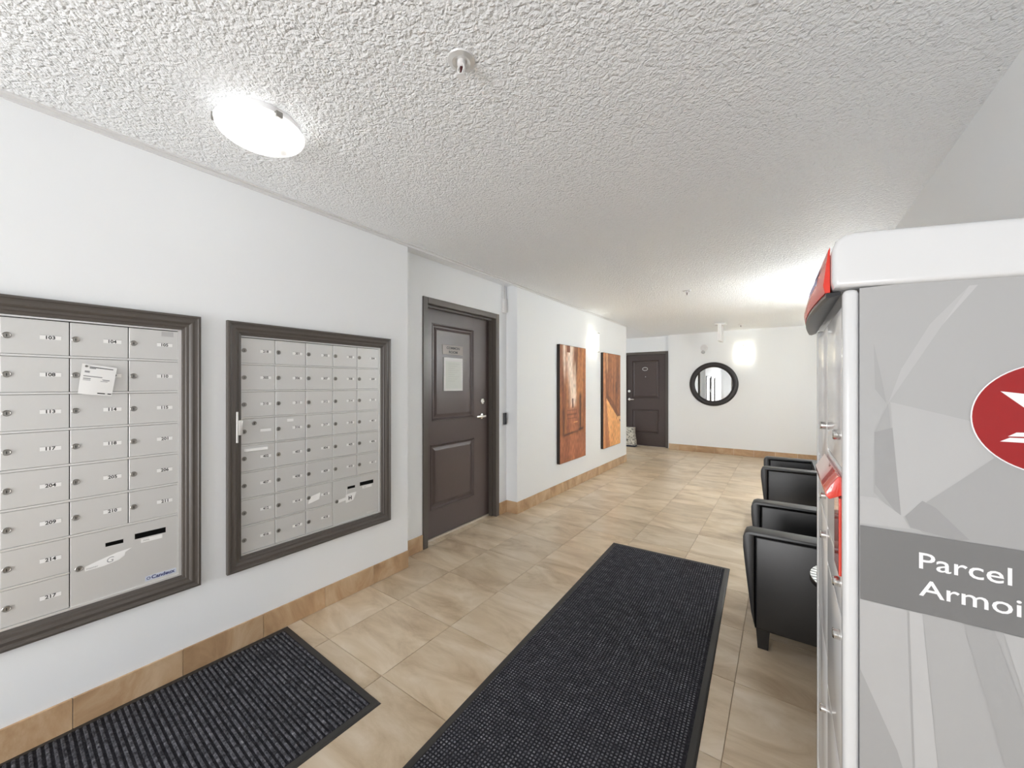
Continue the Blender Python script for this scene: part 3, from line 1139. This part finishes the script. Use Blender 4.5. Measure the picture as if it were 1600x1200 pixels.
# card reader
root = empty('card_reader', (XREC, 3.345, 0.95), 'black card reader on a white back plate beside the dark door', 'card reader')
bm = B()
box(bm, XREC + 0.0005, XREC + 0.012, 3.300, 3.365, 0.945, 1.085, bev=0.004)
obj('back_plate', bm, m_plastic, root)
bm = B()
box(bm, XREC + 0.0125, XREC + 0.030, 3.312, 3.360, 0.955, 1.080, bev=0.005)
rd = obj('reader', bm, m_blackpl, root)

# door contact box and its raceway
root = empty('door_sensor', (XREC, 3.33, 2.15), 'small white box and cable cover high in the corner right of the dark door', 'sensor')
bm = B()
box(bm, XREC + 0.0005, XREC + 0.032, 3.305, 3.365, 2.155, 2.300, bev=0.005)
obj('housing', bm, m_plastic, root)
bm = B()
box(bm, XREC + 0.0005, XREC + 0.018, 3.312, 3.350, 2.301, H - 0.001, bev=0.003)
obj('raceway', bm, m_trimw, root)

# ================================================================== far wall things
root = empty('round_mirror', (-1.166, YF, 0.95), 'round wall mirror in a wide espresso frame', 'mirror')
bm = B()
lathe(bm, [(0.335, -0.004), (0.345, -0.024), (0.365, -0.034), (0.420, -0.034), (0.438, -0.026), (0.442, -0.012), (0.442, -0.001), (0.335, -0.001), (0.335, -0.004)],
      (-1.166, YF, 1.397), 'y', 72)
obj('frame', bm, m_mframe, root, smooth=True)
bm = B()
R_, n = 0.340, 64
vc = bm.verts.new((-1.166, YF - 0.006, 1.397))
rg = []
for rr in (0.12, 0.24, R_):
    rg.append([bm.verts.new((-1.166 + rr * math.cos(2 * PI * k / n), YF - 0.012, 1.397 + rr * math.sin(2 * PI * k / n))) for k in range(n)])
vc.co.y = YF - 0.012
for k in range(n):
    bm.faces.new((vc, rg[0][(k + 1) % n], rg[0][k]))
    for a, b in zip(rg, rg[1:]):
        bm.faces.new((a[k], a[(k + 1) % n], b[(k + 1) % n], b[k]))
bmesh.ops.recalc_face_normals(bm, faces=bm.faces[:])
obj('mirror_glass', bm, m_mirror, root)

root = empty('alarm_sounder', (-1.322, YF, 2.02), 'small white round alarm on the far wall above the mirror', 'alarm')
bm = B()
lathe(bm, [(0, -0.001), (0.070, -0.001), (0.070, -0.025), (0.058, -0.035), (0, -0.038)], (-1.330, YF, 2.135), 'y', 28)
obj('base', bm, m_plastic, root, smooth=True)
bm = B()
lathe(bm, [(0, -0.03), (0.040, -0.03), (0.040, -0.062), (0.028, -0.072), (0, -0.074)], (-1.300, YF, 2.150), 'y', 20)
obj('dome', bm, m_plastic, root, smooth=True)
bm = B()
lathe(bm, [(0, -0.001), (0.034, -0.001), (0.034, -0.05), (0.022, -0.058), (0, -0.06)], (-1.350, YF, 2.050), 'y', 20)
obj('strobe', bm, m_gplast, root, smooth=True)

root = empty('ceiling_sign_box', (-0.90, 7.55, H), 'narrow white box hanging edge-on from the ceiling before the mirror', 'sign')
bm = B()
box(bm, -0.985, -0.815, 7.50, 7.62, H - 0.030, H - 0.001, bev=0.005)
obj('canopy', bm, m_plastic, root)
bm = B()
box(bm, -0.925, -0.875, 7.40, 7.72, H - 0.315, H - 0.0305, bev=0.006)
obj('housing', bm, m_plastic, root)


# sprinkler heads
def sprinkler(x, y, label):
    root = empty('sprinkler_head', (x, y, H), label, 'sprinkler', 'ceiling sprinklers')
    bm = B()
    lathe(bm, [(0.020, -0.004), (0.030, -0.010), (0.044, -0.005), (0.046, -0.001), (0.020, -0.001), (0.020, -0.004)], (x, y, H), 'z', 32)
    obj('escutcheon', bm, m_alub if y < 2 else m_plastic, root, smooth=True)
    bm = B()
    lathe(bm, [(0, -0.002), (0.013, -0.002), (0.013, -0.018), (0.008, -0.022), (0, -0.022)], (x, y, H), 'z', 16)
    for s in (-1, 1):
        prism(bm, [(x + s * a, H + b) for a, b in ((0.012, -0.018), (0.016, -0.030), (0.004, -0.050), (0.001, -0.050), (0.012, -0.030), (0.008, -0.018))], 'y', y - 0.003, y + 0.003)
    obj('body', bm, m_plastic, root, smooth=True)
    bm = B()
    lathe(bm, [(0, -0.050), (0.003, -0.050), (0.014, -0.053), (0.014, -0.055), (0, -0.055)], (x, y, H), 'z', 16)
    obj('deflector', bm, m_plastic, root)
    bm = B()
    cyl(bm, (x, y, H), 'z', 0.0045, -0.048, -0.023, 10)
    obj('bulb', bm, m_sprink, root)


sprinkler(-0.868, 0.940, 'pale ringed sprinkler head in the stippled ceiling near the dome light')
sprinkler(-0.900, 4.72, 'small sprinkler head halfway along the ceiling')
sprinkler(-0.62, 7.85, 'small sprinkler head above the far wall light')


# dome lights
def dome_light(x, y, label):
    root = empty('ceiling_light', (x, y, H), label, 'ceiling light')
    bm = B()
    lathe(bm, [(0.0, -0.001), (0.142, -0.001), (0.142, -0.022), (0.0, -0.022)], (x, y, H), 'z', 40)
    obj('pan', bm, m_plastic, root, smooth=True)
    bm = B()
    R = 0.156
    prof = [(R, -0.033), (R + 0.001, -0.037)]
    for k in range(1, 11):
        a = k / 10 * PI / 2
        prof.append((R * math.cos(a) if k < 10 else 0.0, -0.037 - 0.058 * math.sin(a)))
    lathe(bm, prof, (x, y, H), 'z', 48)
    obj('glass_dome', bm, m_dome, root, smooth=True)
    for k in range(3):
        a = math.radians((0, 124, 248)[k])
        bm = B()
        box(bm, R - 0.018, R + 0.006, -0.012, 0.012, -0.046, -0.0225, bev=0.002, seg=1)
        bmesh.ops.rotate(bm, verts=bm.verts, cent=(0, 0, 0), matrix=Matrix.Rotation(a, 3, 'Z'))
        bmesh.ops.translate(bm, verts=bm.verts, vec=(x, y, H))
        obj('clip', bm, m_steel, root)
    point('dome_bulb', (x + 0.03, y + 0.03, H - 0.066), 1.3, (1.0, 0.99, 0.97), 0.03)
    return root


dome_light(-1.738, 0.692, 'frosted dome ceiling light with metal clips near the mailboxes')

# ================================================================== floor mats
def mat_frame(root_name, corner, ang, w, l, label):
    """far-left corner, width along +x', length towards -y'"""
    root = empty(root_name, (corner[0], corner[1], 0), label, 'mat', 'charcoal entrance mats')
    R = Matrix.Rotation(ang, 3, 'Z')

    def M(bm):
        bmesh.ops.rotate(bm, verts=bm.verts, cent=(0, 0, 0), matrix=R)
        bmesh.ops.translate(bm, verts=bm.verts, vec=(corner[0], corner[1], 0.0005))
    bw = 0.032
    bm = B()
    rings = [(0.0, 0.0), (0.003, 0.004), (0.010, 0.0065), (bw, 0.0065), (bw, 0.0)]
    prev = None
    for ins, z in rings:
        r = [bm.verts.new((x, y, z)) for x, y in ((ins, -ins), (w - ins, -ins), (w - ins, -l + ins), (ins, -l + ins))]
        if prev:
            for k in range(4):
                bm.faces.new((prev[k], prev[(k + 1) % 4], r[(k + 1) % 4], r[k]))
        prev = r
    bmesh.ops.recalc_face_normals(bm, faces=bm.faces[:])
    M(bm)
    obj('rubber_border', bm, m_rubber, root)
    return root, M, bw


# small ribbed mat by the mailboxes
w, l = 0.890, 1.50
root, M, bw = mat_frame('floor_mat', (XL + 0.016, 1.058), math.radians(-1.4), w, l, 'ribbed charcoal mat lying against the baseboard under the mailboxes')
bm = B()
box(bm, bw, w - bw, -l + bw, -bw, 0.0, 0.004)
M(bm)
obj('backing', bm, m_carpet, root)
pitch = 0.0195
nr = int((l - 2 * bw) / pitch)
rib = None
for k in range(nr):
    if rib is None:
        bm = B()
        prism(bm, [(-0.0055, 0.004), (-0.003, 0.0085), (0.003, 0.0085), (0.0055, 0.004)], 'x', bw + 0.004, w - bw - 0.004)
        bmesh.ops.rotate(bm, verts=bm.verts, cent=(0, 0, 0), matrix=Matrix.Rotation(math.radians(-1.4), 3, 'Z'))
        rib = bpy.data.meshes.new('rib')
        bm.to_mesh(rib)
        bm.free()
        rib.materials.append(m_carpet2)
    v = Matrix.Rotation(math.radians(-1.4), 3, 'Z') @ Vector((0, -bw - 0.010 - k * pitch, 0.0005))
    dup_mesh('rib', rib, (root.location.x + v.x, root.location.y + v.y, v.z), root)

# long waffle mat down the middle
w, l = 0.888, 2.80
ANG2 = math.radians(-2.3)
ANG2 = math.radians(2.3)
root, M, bw = mat_frame('floor_mat', (-1.218, 3.262), ANG2, w, l, 'long charcoal waffle mat lying along the middle of the floor')
bm = B()
box(bm, bw, w - bw, -l + bw, -bw, 0.0, 0.004)
M(bm)
obj('backing', bm, m_carpet, root)
pp = 0.0145
nx, ny = int((w - 2 * bw) / pp), int((l - 2 * bw) / pp)
vs, fs = [], []
for j in range(ny):
    for i in range(nx):
        x, y = bw + (i + 0.5) * pp, -bw - (j + 0.5) * pp
        k = len(vs)
        hz = 0.0072 + random.uniform(-0.0012, 0.0008)
        a, b = pp * 0.42, pp * 0.26
        vs += [(x - a, y - a, 0.0042), (x + a, y - a, 0.0042), (x + a, y + a, 0.0042), (x - a, y + a, 0.0042),
               (x - b, y - b, hz), (x + b, y - b, hz), (x + b, y + b, hz), (x - b, y + b, hz)]
        fs += [(k + 4, k + 5, k + 6, k + 7), (k, k + 1, k + 5, k + 4), (k + 1, k + 2, k + 6, k + 5), (k + 2, k + 3, k + 7, k + 6), (k + 3, k, k + 4, k + 7)]
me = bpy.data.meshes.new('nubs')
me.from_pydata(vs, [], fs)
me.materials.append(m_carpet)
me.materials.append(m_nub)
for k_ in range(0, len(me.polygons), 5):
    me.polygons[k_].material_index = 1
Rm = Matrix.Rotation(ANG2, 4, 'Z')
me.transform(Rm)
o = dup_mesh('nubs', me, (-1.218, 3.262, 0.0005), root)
o['kind'] = 'stuff'

# ================================================================== armchairs
def leather_box(bm, *a, bev=0.02, seg=3):
    box(bm, *a, bev=bev, seg=seg)


def make_chair(y0, label, group):
    root = empty('armchair', (0.17, y0 + 0.36, 0), label, 'armchair', group)
    for s in (0, 1):
        ya, yb_ = (y0 + 0.006, y0 + 0.098) if s == 0 else (y0 + 0.622, y0 + 0.714)
        bm = B()
        leather_box(bm, -0.124, 0.53, ya, yb_, 0.115, 0.596, bev=0.012)
        arm = obj('arm', bm, m_leather, root, smooth=True)
        bm = B()
        prof = [(-0.122, 0.118), (-0.140, 0.20), (-0.163, 0.40), (-0.176, 0.53), (-0.176, 0.585), (-0.166, 0.608), (-0.145, 0.618), (0.53, 0.618),
                (0.53, 0.5975), (-0.1255, 0.5975), (-0.1255, 0.45), (-0.1255, 0.25)]
        prism(bm, prof, 'y', ya - 0.006, yb_ + 0.006, bev=0.005, seg=2)
        obj('arm_pad', bm, m_leather, arm, smooth=True)
    bm = B()
    leather_box(bm, -0.105, 0.50, y0 + 0.1055, y0 + 0.6145, 0.115, 0.285, bev=0.012)
    obj('seat_base', bm, m_leather, root, smooth=True)
    bm = B()
    leather_box(bm, -0.150, 0.214, y0 + 0.1065, y0 + 0.6135, 0.286, 0.430, bev=0.035, seg=4)
    obj('seat_cushion', bm, m_leather, root, smooth=True)
    bm = B()
    prism(bm, [(0.236, 0.286), (0.219, 0.600), (0.228, 0.622), (0.50, 0.622), (0.535, 0.590), (0.535, 0.286)], 'y', y0 + 0.1065, y0 + 0.6135, bev=0.012, seg=3)
    obj('backrest', bm, m_leather, root, smooth=True)
    for lx in (-0.09, 0.47):
        for ly in (y0 + 0.07, y0 + 0.65):
            bm = B()
            t, b_ = 0.031, 0.023
            vs_ = []
            for (q, z) in ((b_, 0.001), (t, 0.114)):
                vs_.append([bm.verts.new((lx + dx * q, ly + dy * q, z)) for dx, dy in ((-1, -1), (1, -1), (1, 1), (-1, 1))])
            for k in range(4):
                bm.faces.new((vs_[0][k], vs_[0][(k + 1) % 4], vs_[1][(k + 1) % 4], vs_[1][k]))
            bm.faces.new(vs_[0][::-1])
            bm.faces.new(vs_[1])
            obj('leg', bm, m_leg, root)
    return root


ch1 = make_chair(2.350, 'black leather armchair nearest the parcel locker', 'black leather armchairs along the right wall')
ch2 = copy_tree(ch1)
ch2.location.y += 1.905
ch2['label'] = 'black leather armchair farther along, toward the round mirror'

# round table with a mosaic rim
tx, ty, tz, tr = 0.304, 2.085, 0.572, 0.215
root = empty('side_table', (tx, ty, 0), 'round black side table with a silver mosaic rim, mostly hidden behind the parcel locker', 'table')
bm = B()
lathe(bm, [(0, tz - 0.018), (tr, tz - 0.018), (tr, tz - 0.004), (tr - 0.003, tz - 0.001), (0, tz - 0.001)], (tx, ty, 0), 'z', 48)
top = obj('table_top', bm, m_leg, root, smooth=True)
nseg = 44
for ringr, wdt in ((tr - 0.013, 0.021), (tr - 0.037, 0.019)):
    bm = B()
    for k in range(nseg):
        a0, a1 = 2 * PI * (k + 0.12) / nseg, 2 * PI * (k + 0.88) / nseg
        p4 = [(ringr - wdt / 2, a0), (ringr + wdt / 2, a0), (ringr + wdt / 2, a1), (ringr - wdt / 2, a1)]
        prism(bm, [(tx + r * math.cos(a), ty + r * math.sin(a)) for r, a in p4], 'z', tz - 0.0008, tz + 0.002)
    o = obj('mosaic_ring', bm, m_mosaic, top)
    o['kind'] = 'stuff'
bm = B()
lathe(bm, [(0, 0.001), (0.14, 0.001), (0.14, 0.014), (0.03, 0.03), (0.022, 0.08), (0.022, tz - 0.06), (0.05, tz - 0.0185), (0, tz - 0.0185)], (tx, ty, 0), 'z', 32)
obj('pedestal', bm, m_leg, root, smooth=True)

# ================================================================== parcel locker
LX0, LX1, LY0, LY1, LZ1 = 0.096, 0.585, 1.0, 1.745, 1.580
root = empty('parcel_locker', (0.34, 1.37, 0), 'white and grey parcel locker with red lid front and red round emblem', 'parcel locker')
bm = B()
box(bm, LX0 + 0.024, LX1, LY0 + 0.004, LY1 - 0.001, 0.06, LZ1 - 0.02)
obj('cabinet_body', bm, m_lock_white, root)
bm = B()
box(bm, LX0 + 0.04, LX1 - 0.02, LY0 + 0.03, LY1 - 0.03, 0.001, 0.06)
obj('plinth', bm, m_gplast, root)


def lid_z(x, z0, z1, k0, k1):
    return z0 - k0 * (x - 0.1), z1 - k1 * (x - 0.1)


# corner posts (rounded)
for ya, yb_ in ((LY0, LY0 + 0.03), (LY1 - 0.028, LY1)):
    bm = B()
    box(bm, LX0 - 0.001, LX0 + 0.0235, ya, yb_, 0.02, LZ1 - 0.012, bev=0.009, seg=4)
    obj('corner_post', bm, m_lock_white, root, smooth=True)
# printed side panel
bm = B()
box(bm, LX0 + 0.024, LX1 - 0.001, LY0 + 0.001, LY0 + 0.0035, 0.06, LZ1 - 0.012)
side = obj('side_panel', bm, m_lockside, root)
yq = LY0 + 0.0008


_k = [0]


def sp(bm, pts, mi, k=0):
    _k[0] += 1
    poly(bm, [(x, yq - 0.00007 * _k[0], z) for x, z in pts], mi)


bm = B()
xr_ = LX1 - 0.002
xl_ = LX0 + 0.0245
sp(bm, [(0.272, 1.552), (0.262, 1.552), (0.160, 1.345), (0.190, 1.425)], 1, 0)            # long light shard
sp(bm, [(0.262, 1.552), (0.215, 1.49), (0.178, 1.41), (0.160, 1.345)], 0, 1)
sp(bm, [(0.140, 1.46), (0.150, 1.40), (0.158, 1.345), (0.142, 1.372)], 2, 0)              # narrow dark wedge
sp(bm, [(0.163, 1.348), (0.262, 1.318), (0.290, 1.255), (0.175, 1.13), (0.168, 1.26)], 0, 0)
sp(bm, [(0.141, 1.290), (0.160, 1.345), (0.178, 1.13), (0.140, 1.175)], 2, 0)
sp(bm, [(0.141, 1.290), (0.166, 1.300), (0.178, 1.13), (0.142, 1.19)], 3, 1)
sp(bm, [(xl_, 1.165), (0.145, 1.165), (0.181, 1.135), (0.190, 1.115), (xl_, 1.112)], 0, 0)
sp(bm, [(0.183, 1.137), (0.290, 1.257), (0.42, 1.30), (0.55, 1.20), (0.40, 1.11), (0.25, 1.105), (0.205, 1.112)], 2, 0)
sp(bm, [(0.205, 1.170), (0.222, 1.160), (0.262, 1.112), (0.245, 1.108), (0.190, 1.118), (0.183, 1.137)], 3, 1)
sp(bm, [(xl_, 0.965), (0.185, 0.965), (0.196, 0.55), (0.20, 0.08), (0.16, 0.08), (xl_, 0.20)], 0, 0)
sp(bm, [(0.188, 0.965), (0.205, 0.965), (0.235, 0.55), (0.24, 0.08), (0.205, 0.08), (0.199, 0.55)], 1, 1)
sp(bm, [(xl_, 0.83), (0.172, 0.70), (0.25, 0.40), (0.24, 0.08), (xl_, 0.08)], 2, 1)
sp(bm, [(0.255, 0.965), (0.290, 0.965), (0.36, 0.70), (0.38, 0.45), (0.33, 0.60), (0.29, 0.80)], 2, 1)
sp(bm, [(0.30, 0.965), (0.42, 0.965), (0.46, 0.60), (0.38, 0.45), (0.36, 0.70)], 0, 2)
sp(bm, [(0.36, 1.552), (0.56, 1.552), (0.575, 1.30), (0.46, 1.40)], 2, 0)
obj('facet_print', bm, [m_face_l, m_face_ll, m_face_d, m_face_dd], side)
# grey band and lettering
bm = B()
yb2 = LY0 - 0.0008
poly(bm, [(xl_, yb2, 0.966), (xr_, yb2, 0.966), (xr_, yb2, 1.108), (xl_, yb2, 1.108)], 0)
tx_ = lambda x, z: (lambda u, v: (x + u, yb2 - 0.0004, z + v))
add_text(bm, 'Parcel Locker', 0.0415, tx_(0.2005, 1.0475), 1, stretch=1.11, bold=0.0003)
add_text(bm, 'Armoire \u00e0 colis', 0.0415, tx_(0.2005, 0.9985), 1, stretch=1.11, bold=0.0003)
obj('lettered_band', bm, [m_band, m_print], side)
# round red emblem with a winged mark
bm = B()
ex, ez, er = 0.354, 1.3255, 0.0895
ye = LY0 - 0.0009
poly(bm, [(ex + er * 1.02 * math.cos(2 * PI * k / 64), ye, ez + er * 1.02 * math.sin(2 * PI * k / 64)) for k in range(64)], 1)
poly(bm, [(ex + er * math.cos(2 * PI * k / 64), ye - 0.0003, ez + er * math.sin(2 * PI * k / 64)) for k in range(64)], 0)
yw = ye - 0.0006
for pl in ([(0.296, 1.3695), (0.330, 1.364), (0.412, 1.352), (0.418, 1.338), (0.372, 1.322), (0.345, 1.326), (0.321, 1.343)],
           [(0.345, 1.326), (0.372, 1.322), (0.352, 1.308), (0.328, 1.308)],
           [(0.304, 1.2945), (0.313, 1.3015), (0.408, 1.306), (0.402, 1.298)],
           [(0.2955, 1.2855), (0.306, 1.2925), (0.400, 1.294), (0.388, 1.284)]):
    poly(bm, [(x, yw, z) for x, z in pl], 1)
obj('emblem', bm, [m_red, m_print], side)

# lid: rounded rim over the body, front bowed, red fascia in front
bm = B()
LF, LB = 0.078, 0.600
prof = []
zb0, zt0 = 1.573, 1.678
top_pts = [(LF + 0.004, zb0), (LF, zb0 + 0.012), (LF, zt0 - 0.030), (LF + 0.006, zt0 - 0.012), (LF + 0.020, zt0 - 0.002), (LF + 0.035, zt0), (LB, zt0 - 0.055), (LB, zb0 - 0.030)]
prism(bm, top_pts, 'y', LY0 - 0.008, LY1 + 0.012, bev=0.010, seg=4)
lid = obj('lid', bm, m_lock_white, root, smooth=True)
# red fascia: bowed panel on the lid front
bm = B()
NB = 16
ya, yb_ = LY0 + 0.020, LY1 + 0.004


def bow(t):
    return 0.026 * math.sin(PI * (0.10 + 0.85 * t)) ** 1.0


sec = []
for k in range(NB + 1):
    t = k / NB
    y = ya + (yb_ - ya) * t
    b_ = bow(t)
    xs = LF - 0.001
    sec.append([bm.verts.new(p) for p in ((xs, y, zb0 - 0.004), (xs - b_, y, zb0 - 0.004), (xs - b_ - 0.003, y, zb0 + 0.012), (xs - b_ * 0.75, y, zb0 + 0.055), (xs - b_ * 0.35, y, zt0 - 0.022), (xs, y, zt0 - 0.016))])
for a, b in zip(sec, sec[1:]):
    for q in range(6):
        bm.faces.new((a[q], b[q], b[(q + 1) % 6], a[(q + 1) % 6]))
bm.faces.new(sec[0])
bm.faces.new(sec[-1][::-1])
bmesh.ops.recalc_face_normals(bm, faces=bm.faces[:])
tag(obj('front_fascia', bm, m_redfascia, lid, smooth=True), 'red bowed lid front')
# dark seal under the lid front
bm = B()
sec = []
for k in range(NB + 1):
    t = k / NB
    y = ya + (yb_ - ya) * t
    xs = LF - 0.001 - bow(t)
    sec.append([bm.verts.new(p) for p in ((LF + 0.016, y, zb0 - 0.0045), (xs + 0.002, y, zb0 - 0.0045), (xs + 0.001, y, zb0 - 0.013), (xs + 0.008, y, zb0 - 0.015), (LF + 0.016, y, zb0 - 0.010))])
for a, b in zip(sec, sec[1:]):
    for q in range(5):
        bm.faces.new((a[q], b[q], b[(q + 1) % 5], a[(q + 1) % 5]))
bm.faces.new(sec[0])
bm.faces.new(sec[-1][::-1])
bmesh.ops.recalc_face_normals(bm, faces=bm.faces[:])
tag(obj('lid_seal', bm, m_blackpl, lid), 'dark rubber lip under the red lid front')
# pale printed blocks on the fascia
bm = B()


def fpt(t, s_):
    b_ = bow(t)
    y = ya + (yb_ - ya) * t
    z = zb0 + 0.055 + s_ * (zt0 - 0.022 - zb0 - 0.055) if s_ >= 0 else zb0 + 0.055 + s_ * 0.043
    fx = (0.75 - 0.40 * s_) if s_ >= 0 else (0.75 - s_ * 0.25)
    return (LF - 0.001 - b_ * fx - 0.0012, y, z)


for (t0, t1, s0, s1, mi) in ((0.15, 0.40, 0.10, 0.75, 0), (0.15, 0.40, -0.62, -0.05, 0), (0.43, 0.55, -0.1, 0.05, 1)):
    for k in range(4):
        ta, tb = t0 + (t1 - t0) * k / 4, t0 + (t1 - t0) * (k + 1) / 4
        poly(bm, [fpt(ta, s0), fpt(tb, s0), fpt(tb, s1), fpt(ta, s1)], mi)
obj('fascia_print', bm, [m_lav, m_print], lid)

# front doors: two columns
YM = 1.377
for (y0, y1, doors) in ((LY0 + 0.033, YM - 0.004, ((1.205, 1.545, 1.274), (0.892, 0.985, 0.960), (0.555, 0.885, 0.847), (0.085, 0.548, 0.45))),
                        (YM + 0.004, LY1 - 0.031, ((1.145, 1.545, 1.264), (1.000, 1.138, 1.063), (0.620, 0.993, 0.950), (0.085, 0.613, 0.45)))):
    for (z0, z1, zl) in doors:
        bm = B()
        box(bm, LX0 + 0.002, LX0 + 0.0238, y0, y1, z0, z1, bev=0.004, seg=2)
        d = obj('locker_door', bm, m_lock_door, root, smooth=True)
        bm = B()
        lathe(bm, [(0, 0.0), (0.011, 0.0), (0.011, -0.011), (0.009, -0.013), (0.004, -0.0125), (0, -0.0125)], (LX0 + 0.0018, y0 + 0.042, zl), 'x', 18)
        obj('lock', bm, m_chrome, d, smooth=True)
# middle stile
bm = B()
box(bm, LX0 + 0.006, LX0 + 0.0238, YM - 0.0035, YM + 0.0035, 0.085, 1.55)
obj('stile', bm, m_gplast, root)
# outgoing mail slot: red panel and hood
bm = B()
box(bm, LX0 + 0.002, LX0 + 0.0238, LY0 + 0.033, YM - 0.004, 0.990, 1.200, bev=0.003, seg=1)
slot = obj('mail_slot_panel', bm, m_lock_door, root)
bm = B()
box(bm, LX0 - 0.004, LX0 + 0.0015, 1.036, 1.125, 0.985, 1.146, bev=0.003, seg=2)
tag(obj('slot_cheek', bm, m_hood, slot), 'red strip under the hood')
bm = B()
prism(bm, [(LX0 + 0.0015, 1.188), (LX0 - 0.004, 1.190), (LX0 - 0.024, 1.156), (LX0 - 0.024, 1.146), (LX0 - 0.018, 1.140), (LX0 + 0.0015, 1.150)], 'y', 1.045, 1.372, bev=0.002)
tag(obj('hood', bm, m_hood, slot, smooth=True), 'glossy red hood over the slot')

# ================================================================== bag by the far door
root = empty('paper_bag', (-2.86, 8.62, 0), 'small pale patterned bag on the floor at the far door', 'bag')
bm = B()
prism(bm, [(-3.02, 0.035), (-2.700, 0.035), (-2.712, 0.16), (-2.735, 0.30), (-2.735, 0.43), (-2.99, 0.425), (-3.0, 0.30)], 'y', 8.55, 8.70, bev=0.012, seg=2)
obj('bag_body', bm, m_bag, root, smooth=True)
bm = B()
box(bm, -3.015, -2.702, 8.548, 8.702, 0.001, 0.0345, bev=0.004)
tag(obj('bag_base', bm, mat('navy_base', srgb(30, 38, 60), 0.6), root), 'dark navy bottom edge')
